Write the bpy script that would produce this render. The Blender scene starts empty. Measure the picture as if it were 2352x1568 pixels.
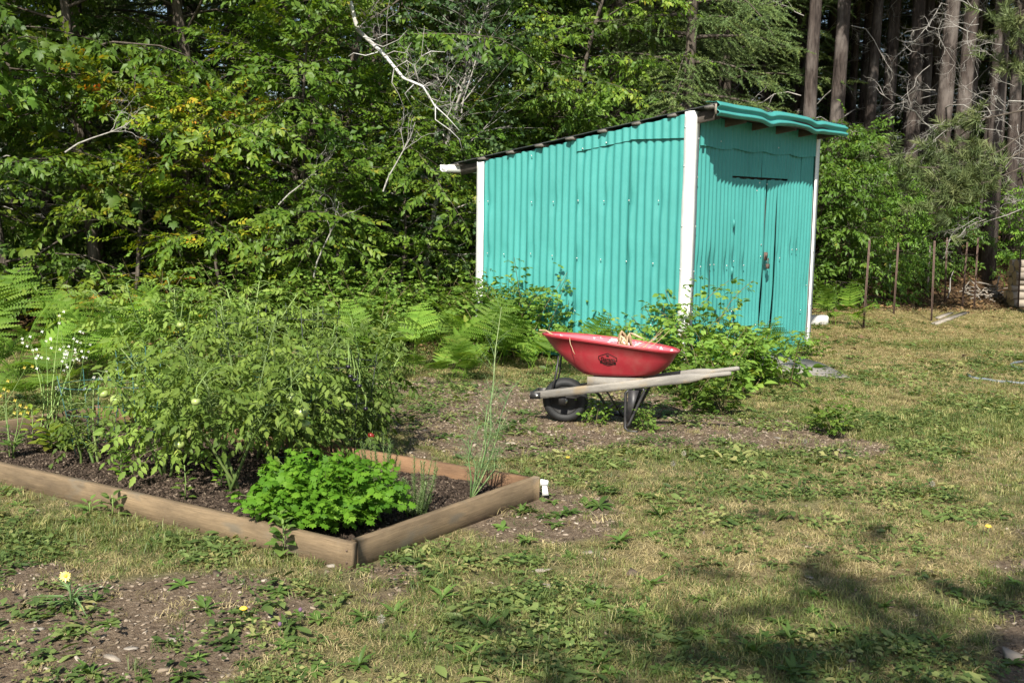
import bpy, math, random
import numpy as np
from mathutils import Vector, Matrix, Quaternion

# ------------------------------------------------------------------ camera, sky, sun, exposure
scene = bpy.context.scene
FPX, EYE = 2434.0, 1.6
PITCH, ROLL = math.radians(-7.5), 0.0154
cam_d = bpy.data.cameras.new('camera'); cam = bpy.data.objects.new('camera', cam_d)
scene.collection.objects.link(cam)
cam_d.sensor_width = 36.0; cam_d.lens = FPX / 2352.0 * 36.0
cam_d.clip_start = 0.05; cam_d.clip_end = 2000
cam.matrix_world = Matrix.Translation((0, 0, EYE)) @ Matrix.Rotation(math.pi/2 + PITCH, 4, 'X') @ Matrix.Rotation(ROLL, 4, 'Z')
scene.camera = cam

LIGHT = Vector((0.114, 0.552, -0.525)).normalized()
ELEV = math.asin(-LIGHT.z); SROT = math.atan2(-LIGHT.x, -LIGHT.y)
world = bpy.data.worlds.new('World'); scene.world = world; world.use_nodes = True
wn = world.node_tree.nodes; wl = world.node_tree.links
sky = wn.new('ShaderNodeTexSky'); sky.sky_type = 'NISHITA'; sky.sun_disc = False
sky.sun_elevation = ELEV; sky.sun_rotation = SROT; sky.air_density = 1.0; sky.dust_density = 1.2
bg = wn['Background']; bg.inputs[1].default_value = 0.085
wl.new(sky.outputs[0], bg.inputs[0])
sun_d = bpy.data.lights.new('sun', 'SUN'); sun_d.energy = 5.0; sun_d.angle = math.radians(0.53); sun_d.color = (1.0, 0.945, 0.84)
sun = bpy.data.objects.new('sun', sun_d); scene.collection.objects.link(sun)
sun.rotation_euler = LIGHT.to_track_quat('-Z', 'Y').to_euler(); sun.location = (0, -20, 30)
vs = scene.view_settings
vs.view_transform = 'Standard'; vs.look = 'None'; vs.gamma = 1.0; vs.exposure = 0.82; vs.use_curve_mapping = False
cy = scene.cycles
cy.max_bounces = 6; cy.diffuse_bounces = 3; cy.glossy_bounces = 2; cy.transmission_bounces = 4; cy.transparent_max_bounces = 4
cy.sample_clamp_indirect = 6.0
cy.use_denoising = True

# ------------------------------------------------------------------ helpers
C = scene.collection
random.seed(7); RNG = np.random.default_rng(11)

def ray(x, y):
    u, v = x - 1176, y - 784; c, s = math.cos(ROLL), math.sin(ROLL)
    d = np.array([(c*u + s*v)/FPX, 1.0, -(-s*u + c*v)/FPX]); cp, sp = math.cos(PITCH), math.sin(PITCH)
    return np.array([d[0], d[1]*cp - d[2]*sp, d[1]*sp + d[2]*cp])
def G(x, y, z=0.0):
    d = ray(x, y); t = (z - EYE)/d[2]; return np.array([0, 0, EYE]) + t*d
def AT(x, y, Y):
    d = ray(x, y); return np.array([0, 0, EYE]) + d*(Y/d[1])
def proj(P):
    q = np.asarray(P, float) - np.array([0, 0, EYE]); cp, sp = math.cos(PITCH), math.sin(PITCH)
    Y = q[..., 1]*cp + q[..., 2]*sp; Z = -q[..., 1]*sp + q[..., 2]*cp
    Y = np.where(Y > 0.05, Y, 0.05)
    u = q[..., 0]/Y*FPX; v = -Z/Y*FPX; c, s = math.cos(ROLL), math.sin(ROLL)
    return c*u - s*v + 1176, s*u + c*v + 784

def _h(ix, iy, seed):
    n = (ix.astype(np.int64)*374761393 + iy.astype(np.int64)*668265263 + seed*1442695041) & 0xffffffff
    n = ((n ^ (n >> 13))*1274126177) & 0xffffffff
    return ((n ^ (n >> 16)) & 0xffff)/65535.0
def vnoise(x, y, seed=0):
    x = np.asarray(x, float); y = np.asarray(y, float)
    ix, iy = np.floor(x), np.floor(y); fx, fy = x - ix, y - iy
    fx = fx*fx*(3 - 2*fx); fy = fy*fy*(3 - 2*fy)
    a, b = _h(ix, iy, seed), _h(ix+1, iy, seed); c, d = _h(ix, iy+1, seed), _h(ix+1, iy+1, seed)
    return (a*(1-fx) + b*fx)*(1-fy) + (c*(1-fx) + d*fx)*fy
def fbm(x, y, seed=0, o=4):
    s, a, t = 0, 0.5, 0
    for k in range(o):
        s = s + a*vnoise(np.asarray(x)*2**k, np.asarray(y)*2**k, seed+k*17); t += a; a *= .5
    return s/t
def sstep(a, b, x):
    t = np.clip((np.asarray(x, float)-a)/(b-a), 0, 1); return t*t*(3-2*t)

def unit(v):
    v = np.asarray(v, float); return v/np.maximum(np.linalg.norm(v, axis=-1, keepdims=True), 1e-9)

def mesh_np(name, V, Fs, mat=None, rnd=None, smooth=False, mats=None, midx=None):
    """V (n,3); Fs list of (m,k) index arrays"""
    V = np.asarray(V, np.float32); Fs = [np.asarray(f, np.int32) for f in Fs if len(f)]
    me = bpy.data.meshes.new(name)
    me.vertices.add(len(V)); me.vertices.foreach_set('co', V.ravel())
    nl = sum(f.size for f in Fs); npoly = sum(len(f) for f in Fs)
    me.loops.add(nl); me.polygons.add(npoly)
    me.loops.foreach_set('vertex_index', np.concatenate([f.ravel() for f in Fs]) if Fs else np.zeros(0, np.int32))
    tot = np.concatenate([np.full(len(f), f.shape[1], np.int32) for f in Fs]) if Fs else np.zeros(0, np.int32)
    st = np.concatenate([[0], np.cumsum(tot)[:-1]]).astype(np.int32) if len(tot) else tot
    me.polygons.foreach_set('loop_start', st)
    try: me.polygons.foreach_set('loop_total', tot)
    except Exception: pass
    if midx is not None: me.polygons.foreach_set('material_index', np.asarray(midx, np.int32))
    if smooth: me.polygons.foreach_set('use_smooth', np.ones(npoly, bool))
    me.update(calc_edges=True); me.validate()
    if rnd is not None:
        at = me.attributes.new('rnd', 'FLOAT', 'POINT'); at.data.foreach_set('value', np.asarray(rnd, np.float32))
    for m in (mats or ([mat] if mat else [])): me.materials.append(m)
    return me

class MB:
    """collects shapes, builds one mesh"""
    def __init__(s): s.V = []; s.F = {}; s.n = 0; s.R = []
    def add(s, V, Fs, rnd=0.5):
        V = np.asarray(V, float)
        for f in Fs:
            f = np.asarray(f, int)
            if len(f): s.F.setdefault(f.shape[1], []).append(f + s.n)
        s.V.append(V); s.n += len(V)
        s.R.append(np.full(len(V), rnd) if np.isscalar(rnd) else np.asarray(rnd)); return s
    def box(s, c, d, R=None, rnd=0.5):
        c = np.array(c, float); d = np.array(d, float)/2
        v = np.array([[x, y, z] for x in (-1, 1) for y in (-1, 1) for z in (-1, 1)])*d
        if R is not None: v = v @ np.asarray(R).T
        return s.add(v + c, [[[0,1,3,2],[4,6,7,5],[0,4,5,1],[2,3,7,6],[0,2,6,4],[1,5,7,3]]], rnd)
    def beam(s, p, q, w, h, up=(0, 0, 1), rnd=0.5):
        p, q = np.array(p, float), np.array(q, float); x = unit(q-p); y = unit(np.cross(up, x)); z = np.cross(x, y)
        return s.box((p+q)/2, (np.linalg.norm(q-p), w, h), np.stack([x, y, z], 1), rnd)
    def tube(s, P, r, n=6, cap=True, rnd=0.5):
        V, Q, T = tube(P, r, n, cap); return s.add(V, [Q, T], rnd)
    def lathe(s, prof, c, axis=(0,0,1), n=24, rnd=0.5):
        """prof list of (radius, height)"""
        a = unit(np.array(axis, float)); t = unit(np.cross(a, (0.3, 0.9, 0.2) if abs(a[2]) > .9 else (0, 0, 1))); b = np.cross(a, t)
        ang = np.linspace(0, 2*math.pi, n, endpoint=False); V = []
        for r, h in prof: V.append(np.array(c) + a*h + r*(np.cos(ang)[:, None]*t + np.sin(ang)[:, None]*b))
        V = np.concatenate(V); Q = []
        for i in range(len(prof)-1):
            for j in range(n): k = (j+1) % n; Q.append([i*n+j, i*n+k, (i+1)*n+k, (i+1)*n+j])
        return s.add(V, [Q], rnd)
    def sphere(s, c, r, n=10, m=7, R=None, rnd=0.5):
        r = np.array(r if np.iterable(r) else (r, r, r), float); V = []; Q = []
        for i in range(m+1):
            th = math.pi*i/m
            for j in range(n):
                ph = 2*math.pi*j/n; V.append([math.sin(th)*math.cos(ph), math.sin(th)*math.sin(ph), math.cos(th)])
        for i in range(m):
            for j in range(n): k = (j+1) % n; Q.append([i*n+j, (i+1)*n+j, (i+1)*n+k, i*n+k])
        V = np.array(V)*r
        if R is not None: V = V @ np.asarray(R).T
        return s.add(V + np.array(c), [Q], rnd)
    def mesh(s, name, mat, smooth=False):
        V = np.concatenate(s.V) if s.V else np.zeros((0, 3))
        return mesh_np(name, V, [np.concatenate(f) for f in s.F.values()], mat, np.concatenate(s.R) if s.R else None, smooth)
    def build(s, name, mat, parent=None, smooth=False):
        return link(name, s.mesh(name, mat, smooth), parent)

def tube(P, r, n=6, cap=True):
    P = np.asarray(P, float); m = len(P); r = np.full(m, r) if np.isscalar(r) else np.asarray(r, float)
    T = unit(np.gradient(P, axis=0)); a = np.cross(T[0], (0, 0, 1))
    if np.linalg.norm(a) < 1e-3: a = np.array([1.0, 0, 0])
    a = unit(a); ang = np.linspace(0, 2*math.pi, n, endpoint=False); V = np.zeros((m, n, 3))
    for i in range(m):
        a = unit(a - T[i]*np.dot(a, T[i])); b = np.cross(T[i], a)
        V[i] = P[i] + r[i]*(np.cos(ang)[:, None]*a + np.sin(ang)[:, None]*b)
    i, j = np.meshgrid(np.arange(m-1), np.arange(n), indexing='ij'); k = (j+1) % n
    Q = np.stack([i*n+j, i*n+k, (i+1)*n+k, (i+1)*n+j], -1).reshape(-1, 4)
    V = V.reshape(-1, 3); Tc = np.zeros((0, 3), int)
    if cap:
        V = np.concatenate([V, P[:1], P[-1:]]); b0 = m*n; jj = np.arange(n); kk = (jj+1) % n
        Tc = np.concatenate([np.stack([np.full(n, b0), kk, jj], 1), np.stack([np.full(n, b0+1), (m-1)*n+jj, (m-1)*n+kk], 1)])
    return V, Q, Tc

def link(name, me, parent=None, loc=None, rot=None):
    o = bpy.data.objects.new(name, me); C.objects.link(o)
    if parent: o.parent = parent
    if loc is not None: o.location = [float(x) for x in loc]
    if rot is not None: o.rotation_euler = rot
    return o
def tag(o, label, cat, group=None):
    o['label'] = label; o['category'] = cat
    if group: o['group'] = group
    return o
def struct(o): o['kind'] = 'structure'; return o
def stuff(o, label=None, cat=None):
    o['kind'] = 'stuff'
    if label: o['label'] = label
    if cat: o['category'] = cat
    return o
def thing(name, label, cat, loc=(0, 0, 0), rz=0, group=None):
    o = bpy.data.objects.new(name, None); C.objects.link(o); o.empty_display_size = .1
    o.location = [float(x) for x in loc]; o.rotation_euler = (0, 0, rz); return tag(o, label, cat, group)
def dup(root, loc, rz=0, scale=None, label=None, group=None):
    r = root.copy(); C.objects.link(r); r.location = [float(x) for x in loc]; r.rotation_euler = (0, 0, rz)
    if scale is not None: r.scale = (scale,)*3 if np.isscalar(scale) else scale
    if label: r['label'] = label
    if group: r['group'] = group
    for ch in list(root.children):
        c = ch.copy(); C.objects.link(c); c.parent = r
        for g in ch.children:
            d = g.copy(); C.objects.link(d); d.parent = c
    return r

def frames(f, n):
    y = unit(f); x = unit(np.cross(y, n)); z = np.cross(x, y); return np.stack([x, y, z], -1)
def inst(tV, tF, tR, pos, rot, scl, rnd, spread=.3):
    """instance one leaf template; returns V, F, R"""
    N, n = len(pos), len(tV); scl = np.broadcast_to(scl, (N,))
    V = np.einsum('nij,kj->nki', rot, tV)*scl[:, None, None] + np.asarray(pos)[:, None, :]
    F = (tF[None] + (np.arange(N)*n)[:, None, None]).reshape(-1, tF.shape[1])
    R = np.clip(np.asarray(rnd)[:, None]*(1-spread) + tR[None]*spread, 0, 1)
    return V.reshape(-1, 3), F, R.ravel()
def join(parts):
    V, F, R, n = [], [], [], 0
    for v, f, r in parts: V.append(v); F.append(f+n); R.append(r); n += len(v)
    return np.concatenate(V), np.concatenate(F), np.concatenate(R)

# ------------------------------------------------------------------ materials
def nmat(name):
    m = bpy.data.materials.new(name); m.use_nodes = True; t = m.node_tree
    return m, t.nodes, t.links, t.nodes['Principled BSDF']
def ramp(N, stops, interp='LINEAR'):
    r = N.new('ShaderNodeValToRGB'); r.color_ramp.interpolation = interp; e = r.color_ramp.elements
    while len(e) > 1: e.remove(e[-1])
    e[0].position = stops[0][0]; e[0].color = (*stops[0][1], 1)
    for p, c in stops[1:]: k = e.new(p); k.color = (*c, 1)
    return r
def noise(N, L, scale, detail=4, vec=None, rough=.55, dist=0):
    n = N.new('ShaderNodeTexNoise'); n.inputs['Scale'].default_value = scale; n.inputs['Detail'].default_value = detail
    n.inputs['Roughness'].default_value = rough; n.inputs['Distortion'].default_value = dist
    if vec: L.new(vec, n.inputs['Vector'])
    return n
def objvec(N, L, sc=(1, 1, 1)):
    t = N.new('ShaderNodeTexCoord'); m = N.new('ShaderNodeMapping'); m.inputs['Scale'].default_value = sc
    L.new(t.outputs['Object'], m.inputs[0]); return m.outputs[0]
def bump(N, L, src, strength, dist, bsdf):
    b = N.new('ShaderNodeBump'); b.inputs['Strength'].default_value = strength; b.inputs['Distance'].default_value = dist
    L.new(src, b.inputs['Height']); L.new(b.outputs[0], bsdf.inputs['Normal']); return b
def mixrgb(N, L, fac, a, b, mode='MIX'):
    m = N.new('ShaderNodeMix'); m.data_type = 'RGBA'; m.blend_type = mode
    for s, v in ((m.inputs[0], fac), (m.inputs[6], a), (m.inputs[7], b)):
        if hasattr(v, 'default_value') or hasattr(v, 'links'): L.new(v, s)
        elif isinstance(v, (int, float)): s.default_value = v
        else: s.default_value = (*v, 1)
    return m.outputs[2]

def leaf_mat(name, stops, trans=.35, rough=.5, spec=.35, var=.35, src='rnd'):
    m, N, L, B = nmat(name)
    r = ramp(N, stops)
    if src == 'rnd':
        a = N.new('ShaderNodeAttribute'); a.attribute_name = 'rnd'; L.new(a.outputs['Fac'], r.inputs[0])
    oi = N.new('ShaderNodeObjectInfo')
    if src == 'obj': L.new(oi.outputs['Random'], r.inputs[0])
    hs = N.new('ShaderNodeHueSaturation'); mr = N.new('ShaderNodeMapRange'); mr.inputs[3].default_value = 1-var; mr.inputs[4].default_value = 1+var
    L.new(oi.outputs['Random'], mr.inputs[0]); L.new(mr.outputs[0], hs.inputs['Value']); L.new(r.outputs[0], hs.inputs['Color'])
    L.new(hs.outputs[0], B.inputs['Base Color']); B.inputs['Roughness'].default_value = rough; B.inputs['Specular IOR Level'].default_value = spec
    t = N.new('ShaderNodeBsdfTranslucent'); g = N.new('ShaderNodeMix'); g.data_type = 'RGBA'; g.blend_type = 'MULTIPLY'; g.inputs[0].default_value = 1
    L.new(hs.outputs[0], g.inputs[6]); g.inputs[7].default_value = (1.5, 1.35, .55, 1); L.new(g.outputs[2], t.inputs[0])
    mx = N.new('ShaderNodeMixShader'); mx.inputs[0].default_value = trans
    L.new(B.outputs[0], mx.inputs[1]); L.new(t.outputs[0], mx.inputs[2]); L.new(mx.outputs[0], N['Material Output'].inputs[0])
    return m

def flat_mat(name, col, rough=.6, metal=0, spec=.4, nscale=0, ncol=None, bumpv=0, sc=(1, 1, 1), bs=None):
    m, N, L, B = nmat(name); B.inputs['Roughness'].default_value = rough; B.inputs['Metallic'].default_value = metal
    B.inputs['Specular IOR Level'].default_value = spec; B.inputs['Base Color'].default_value = (*col, 1)
    if nscale:
        n = noise(N, L, nscale, 6, objvec(N, L, sc)); r = ramp(N, [(.32, col), (.68, ncol or col)]); L.new(n.outputs[0], r.inputs[0]); L.new(r.outputs[0], B.inputs['Base Color'])
        if bumpv: bump(N, L, n.outputs[0], .6, bumpv, B)
    return m

def wood_mat(name, dark, light, stain=None, along=(3.0, 60, 60)):
    m, N, L, B = nmat(name); v = objvec(N, L, along)
    n1 = noise(N, L, 2.2, 8, v, .72, .9); n2 = noise(N, L, 14, 4, v, .6)
    mid = tuple((a+b)/2 for a, b in zip(dark, light))
    r = ramp(N, [(.22, dark), (.45, mid), (.8, light)]); L.new(n1.outputs[0], r.inputs[0])
    n3 = noise(N, L, 2.3, 6, objvec(N, L, (1, 3, 3)), .65); r3 = ramp(N, [(.32, (.55, .55, .56)), (.65, (1.12, 1.1, 1.05))]); L.new(n3.outputs[0], r3.inputs[0])
    c = mixrgb(N, L, 1.0, r.outputs[0], r3.outputs[0], 'MULTIPLY')
    kn = N.new('ShaderNodeTexVoronoi'); kn.inputs['Scale'].default_value = 1; L.new(objvec(N, L, (2.2, 9, 9)), kn.inputs[0])
    rk = ramp(N, [(.04, (.25, .2, .15)), (.11, (1, 1, 1))]); L.new(kn.outputs[0], rk.inputs[0]); c = mixrgb(N, L, .75, c, rk.outputs[0], 'MULTIPLY')
    if stain:
        n4 = noise(N, L, 4.5, 5, objvec(N, L, (1, 1, 2))); r4 = ramp(N, [(.56, (0, 0, 0)), (.68, (1, 1, 1))]); L.new(n4.outputs[0], r4.inputs[0])
        c = mixrgb(N, L, r4.outputs[0], c, stain)
    L.new(c, B.inputs['Base Color']); B.inputs['Roughness'].default_value = .8; B.inputs['Specular IOR Level'].default_value = .25
    ad = N.new('ShaderNodeMath'); ad.operation = 'ADD'; L.new(n1.outputs[0], ad.inputs[0]); L.new(n2.outputs[0], ad.inputs[1])
    bump(N, L, ad.outputs[0], .5, .004, B); return m

def bark_mat(name, dark, light, sc=(9, 9, 1.6), patch=None, b=.03):
    m, N, L, B = nmat(name); v = objvec(N, L, sc)
    n1 = noise(N, L, 1.6, 8, v, .65, .4); r = ramp(N, [(.32, dark), (.52, tuple((a+c)/2 for a, c in zip(dark, light))), (.7, light)]); L.new(n1.outputs[0], r.inputs[0]); c = r.outputs[0]
    if patch:
        n2 = noise(N, L, 1.1, 5, objvec(N, L, (2.4, 2.4, 1))); r2 = ramp(N, [(.5, (0, 0, 0)), (.64, (1, 1, 1))]); L.new(n2.outputs[0], r2.inputs[0]); c = mixrgb(N, L, r2.outputs[0], c, patch)
    L.new(c, B.inputs['Base Color']); B.inputs['Roughness'].default_value = .9; B.inputs['Specular IOR Level'].default_value = .15
    bump(N, L, n1.outputs[0], .9, b, B); return m

# leaves
M = {}
M['cherry'] = leaf_mat('leaf_cherry', [(0, (.042, .095, .013)), (.45, (.090, .168, .020)), (.8, (.160, .240, .030)), (.95, (.25, .295, .042)), (1, (.48, .38, .06))])
M['maple'] = leaf_mat('leaf_maple', [(0, (.055, .125, .018)), (.5, (.11, .21, .03)), (.85, (.18, .28, .045)), (1, (.34, .32, .07))], trans=.4)
M['aspen'] = leaf_mat('leaf_aspen', [(0, (.05, .11, .035)), (.5, (.085, .165, .05)), (.9, (.14, .22, .07)), (1, (.25, .27, .09))])
M['autumn'] = leaf_mat('leaf_autumn', [(0, (.055, .13, .012)), (.30, (.11, .20, .016)), (.62, (.20, .25, .02)), (.78, (.36, .26, .022)), (.9, (.48, .20, .03)), (1, (.52, .10, .03))], trans=.38)
M['yellowgreen'] = leaf_mat('leaf_yellowgreen', [(0, (.055, .13, .014)), (.4, (.105, .205, .022)), (.8, (.18, .265, .030)), (.95, (.32, .28, .035)), (1, (.5, .2, .04))], trans=.38)
M['ash'] = leaf_mat('leaf_ash', [(0, (.05, .115, .014)), (.5, (.105, .205, .026)), (.9, (.17, .28, .04)), (1, (.35, .32, .06))])
M['spruce'] = leaf_mat('needle_spruce', [(0, (.040, .070, .026)), (.5, (.095, .145, .042)), (.85, (.16, .195, .055)), (1, (.21, .19, .065))], trans=.12, rough=.6)
M['pine'] = leaf_mat('needle_pine', [(0, (.05, .075, .03)), (.5, (.105, .14, .05)), (.9, (.17, .19, .08)), (1, (.28, .18, .07))], trans=.12, rough=.55)
M['fern'] = leaf_mat('frond_bracken', [(0, (.09, .18, .02)), (.5, (.15, .27, .035)), (.9, (.22, .33, .05)), (1, (.32, .28, .06))], trans=.4, rough=.6, spec=.2)
M['rasp'] = leaf_mat('leaf_raspberry', [(0, (.08, .165, .025)), (.5, (.145, .25, .04)), (.9, (.21, .31, .055)), (.97, (.34, .33, .06)), (1, (.5, .4, .06))], trans=.35, rough=.6, spec=.25)
M['tomato'] = leaf_mat('leaf_tomato', [(0, (.075, .14, .022)), (.5, (.145, .225, .038)), (.9, (.215, .30, .055)), (1, (.36, .37, .09))], trans=.35, rough=.6, spec=.25)
M['parsley'] = leaf_mat('leaf_parsley', [(0, (.04, .115, .008)), (.5, (.085, .195, .014)), (1, (.15, .275, .025))], trans=.35, rough=.6, spec=.2)
M['rosemary'] = leaf_mat('leaf_rosemary', [(0, (.07, .13, .04)), (.6, (.14, .21, .075)), (1, (.26, .32, .15))], trans=.1)
M['dill'] = leaf_mat('leaf_dill', [(0, (.09, .17, .06)), (.6, (.15, .24, .09)), (1, (.26, .32, .14))], trans=.2)
M['basil'] = leaf_mat('leaf_basil', [(0, (.08, .20, .015)), (.6, (.17, .30, .03)), (1, (.32, .36, .06))], trans=.4)
M['lettuce'] = leaf_mat('leaf_lettuce', [(0, (.12, .22, .02)), (.6, (.26, .33, .04)), (1, (.45, .38, .07))], trans=.4)
M['weed'] = leaf_mat('leaf_weed', [(0, (.07, .135, .028)), (.5, (.12, .195, .042)), (.9, (.18, .25, .065)), (1, (.25, .26, .08))], trans=.3)
M['clover'] = leaf_mat('leaf_clover', [(0, (.075, .13, .034)), (.5, (.125, .185, .050)), (.85, (.18, .225, .070)), (1, (.27, .25, .10))], trans=.3, src='obj', var=.3)
M['grass'] = leaf_mat('blade_grass', [(0, (.085, .135, .032)), (.5, (.145, .19, .05)), (.8, (.21, .23, .075)), (1, (.32, .29, .12))], trans=.3, src='obj', var=.25)
M['straw'] = leaf_mat('blade_straw', [(0, (.23, .19, .085)), (.5, (.34, .28, .135)), (1, (.46, .38, .20))], trans=.2, src='obj', var=.25)
M['litter'] = leaf_mat('leaf_litter', [(0, (.05, .032, .018)), (.5, (.13, .08, .04)), (1, (.24, .15, .07))], trans=.05, src='obj', var=.3)
M['chip'] = leaf_mat('wood_chip', [(0, (.08, .06, .044)), (.5, (.18, .14, .102)), (.9, (.26, .21, .155)), (1, (.36, .31, .25))], trans=.0, rough=.9, spec=.1, src='obj', var=.2)
M['crumb'] = leaf_mat('soil_crumb', [(0, (.028, .02, .015)), (.6, (.060, .044, .033)), (.95, (.10, .075, .055)), (1, (.2, .16, .12))], trans=.0, rough=.95, spec=.1, src='obj', var=.2)
M['stem'] = leaf_mat('green_stem', [(0, (.10, .17, .04)), (1, (.20, .27, .08))], trans=.0, rough=.55)
M['cane'] = flat_mat('cane', (.11, .10, .045), .7, nscale=12, ncol=(.17, .13, .06))
M['white_petal'] = leaf_mat('petal_white', [(0, (.7, .7, .62)), (1, (.85, .85, .8))], trans=.3)
M['yellow_petal'] = leaf_mat('petal_yellow', [(0, (.75, .55, .03)), (1, (.85, .72, .15))], trans=.3)
M['pale_yellow'] = leaf_mat('petal_pale_yellow', [(0, (.8, .68, .16)), (1, (.85, .8, .4))], trans=.3)
M['puff'] = leaf_mat('seed_puff', [(0, (.42, .41, .37)), (1, (.6, .58, .53))], trans=.4)
M['purple'] = flat_mat('petal_purple', (.16, .085, .15), .8)
# bark
M['bark'] = bark_mat('bark_grey', (.045, .036, .028), (.16, .135, .11))
M['pinebark'] = bark_mat('bark_pine', (.024, .019, .017), (.105, .083, .072), (12, 12, 2.2), patch=(.155, .132, .118), b=.04)
M['birch'] = bark_mat('bark_birch', (.46, .45, .42), (.66, .65, .62), (9, 9, 22), patch=(.20, .18, .16), b=.006)
M['deadwood'] = bark_mat('bark_dead', (.20, .185, .165), (.44, .42, .385), (14, 14, 4), b=.01)
M['darktwig'] = flat_mat('twig', (.06, .048, .036), .9, nscale=8, ncol=(.13, .105, .08))
# built things
M['oldwood'] = wood_mat('weathered_bed_board', (.10, .070, .042), (.30, .222, .138), stain=(.165, .135, .095))
M['redwood'] = wood_mat('inner_bed_board', (.15, .085, .048), (.28, .17, .10))
M['greywood'] = wood_mat('grey_handle_wood', (.20, .185, .165), (.37, .35, .32), stain=(.33, .26, .17))
M['batten'] = wood_mat('batten_wood', (.07, .062, .055), (.24, .225, .205))
M['darkwood'] = wood_mat('rafter_wood', (.05, .042, .036), (.13, .112, .098))
M['plywood'] = wood_mat('ramp_wood', (.155, .145, .135), (.30, .285, .265), along=(3, 20, 20))
M['firewood'] = wood_mat('firewood_bark', (.16, .13, .10), (.42, .37, .31))
M['cutend'] = flat_mat('firewood_end', (.45, .33, .2), .8, nscale=14, ncol=(.56, .44, .29))
def teal_mat():
    m, N, L, B = nmat('teal_painted_metal'); v = objvec(N, L)
    n = noise(N, L, 1.6, 5, v); r = ramp(N, [(.3, (.048, .258, .236)), (.7, (.062, .312, .286))]); L.new(n.outputs[0], r.inputs[0])
    n2 = noise(N, L, 5, 6, objvec(N, L, (2.5, 2.5, .25)), .7); r2 = ramp(N, [(.5, (1, 1, 1)), (.68, (.93, .95, .93)), (.85, (.80, .82, .78))]); L.new(n2.outputs[0], r2.inputs[0])
    c = mixrgb(N, L, 1.0, r.outputs[0], r2.outputs[0], 'MULTIPLY'); L.new(c, B.inputs['Base Color'])
    n3 = noise(N, L, 60, 3, v); rr = N.new('ShaderNodeMapRange'); rr.inputs[3].default_value = .38; rr.inputs[4].default_value = .62; L.new(n3.outputs[0], rr.inputs[0]); L.new(rr.outputs[0], B.inputs['Roughness'])
    B.inputs['Specular IOR Level'].default_value = .4; n4 = noise(N, L, 7, 3, v); bump(N, L, n4.outputs[0], .25, .01, B); return m
M['teal'] = teal_mat()
M['white'] = flat_mat('white_trim_paint', (.80, .80, .79), .5, nscale=7, ncol=(.72, .72, .69), bumpv=.004)
M['roofing'] = flat_mat('dark_roofing', (.035, .038, .042), .55, nscale=6, ncol=(.075, .078, .08))
M['screw'] = flat_mat('zinc_screw', (.62, .62, .6), .35, .9)
M['steel'] = flat_mat('black_painted_steel', (.018, .018, .02), .45, nscale=20, ncol=(.045, .042, .04))
M['hub'] = flat_mat('black_wheel_hub', (.006, .006, .007), .6, nscale=18, ncol=(.02, .018, .016))
M['rust'] = flat_mat('rusty_steel', (.075, .048, .038), .85, nscale=25, ncol=(.15, .10, .078), bumpv=.002)
M['greenpost'] = flat_mat('green_post_paint', (.10, .18, .13), .7, nscale=25, ncol=(.17, .24, .18))
M['greypost'] = flat_mat('grey_post_steel', (.12, .10, .09), .8, nscale=25, ncol=(.2, .17, .15))
M['rubber'] = flat_mat('black_rubber', (.010, .011, .012), .65, nscale=14, ncol=(.024, .024, .024), bumpv=.002)
M['cagegreen'] = flat_mat('green_coated_wire', (.03, .10, .085), .45)
M['cagedark'] = flat_mat('dark_wire', (.02, .025, .025), .5)
M['tom'] = flat_mat('green_tomato', (.22, .30, .07), .28, spec=.5, nscale=5, ncol=(.34, .40, .14))
M['blacktom'] = flat_mat('dark_purple_tomato', (.012, .009, .016), .25, spec=.5)
M['redtom'] = flat_mat('ripening_tomato', (.20, .02, .015), .3, spec=.5)
M['hose'] = flat_mat('grey_hose', (.16, .18, .20), .45)
M['stone'] = flat_mat('pale_stone', (.36, .35, .33), .9, nscale=9, ncol=(.6, .59, .56), bumpv=.02)
M['driftwood'] = wood_mat('bleached_wood', (.16, .135, .11), (.38, .345, .30), along=(8, 40, 40))
M['tagw'] = flat_mat('white_tag', (.82, .82, .82), .5)
M['black_ink'] = flat_mat('black_decal', (.01, .008, .008), .5)
M['drystalk'] = leaf_mat('dry_stalk', [(0, (.24, .16, .085)), (.6, (.40, .29, .17)), (1, (.50, .39, .25))], trans=.15)
def red_mat():
    m, N, L, B = nmat('red_tray_plastic'); v = objvec(N, L)
    n = noise(N, L, 3, 5, v); r = ramp(N, [(.3, (.29, .020, .030)), (.7, (.36, .032, .044))]); L.new(n.outputs[0], r.inputs[0])
    n2 = noise(N, L, 16, 8, objvec(N, L, (1, 1, .5)), .7); r2 = ramp(N, [(.66, (0, 0, 0)), (.72, (1, 1, 1))]); L.new(n2.outputs[0], r2.inputs[0])
    c = mixrgb(N, L, r2.outputs[0], r.outputs[0], (.45, .10, .10))
    n5 = noise(N, L, 5, 8, objvec(N, L, (1, 1, .6)), .7); r5 = ramp(N, [(.45, (0, 0, 0)), (.75, (.4, .4, .4))]); L.new(n5.outputs[0], r5.inputs[0]); c = mixrgb(N, L, r5.outputs[0], c, (.30, .17, .14)); L.new(c, B.inputs['Base Color'])
    B.inputs['Roughness'].default_value = .40; B.inputs['Specular IOR Level'].default_value = .5; return m
M['red'] = red_mat()
def red_in_mat():
    m, N, L, B = nmat('red_tray_inside_worn'); v = objvec(N, L)
    n = noise(N, L, 14, 8, v, .7); r = ramp(N, [(.0, (.46, .10, .13)), (.57, (.50, .13, .16)), (.61, (.72, .62, .60))]); L.new(n.outputs[0], r.inputs[0])
    L.new(r.outputs[0], B.inputs['Base Color']); B.inputs['Roughness'].default_value = .6; return m
M['redin'] = red_in_mat()

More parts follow.
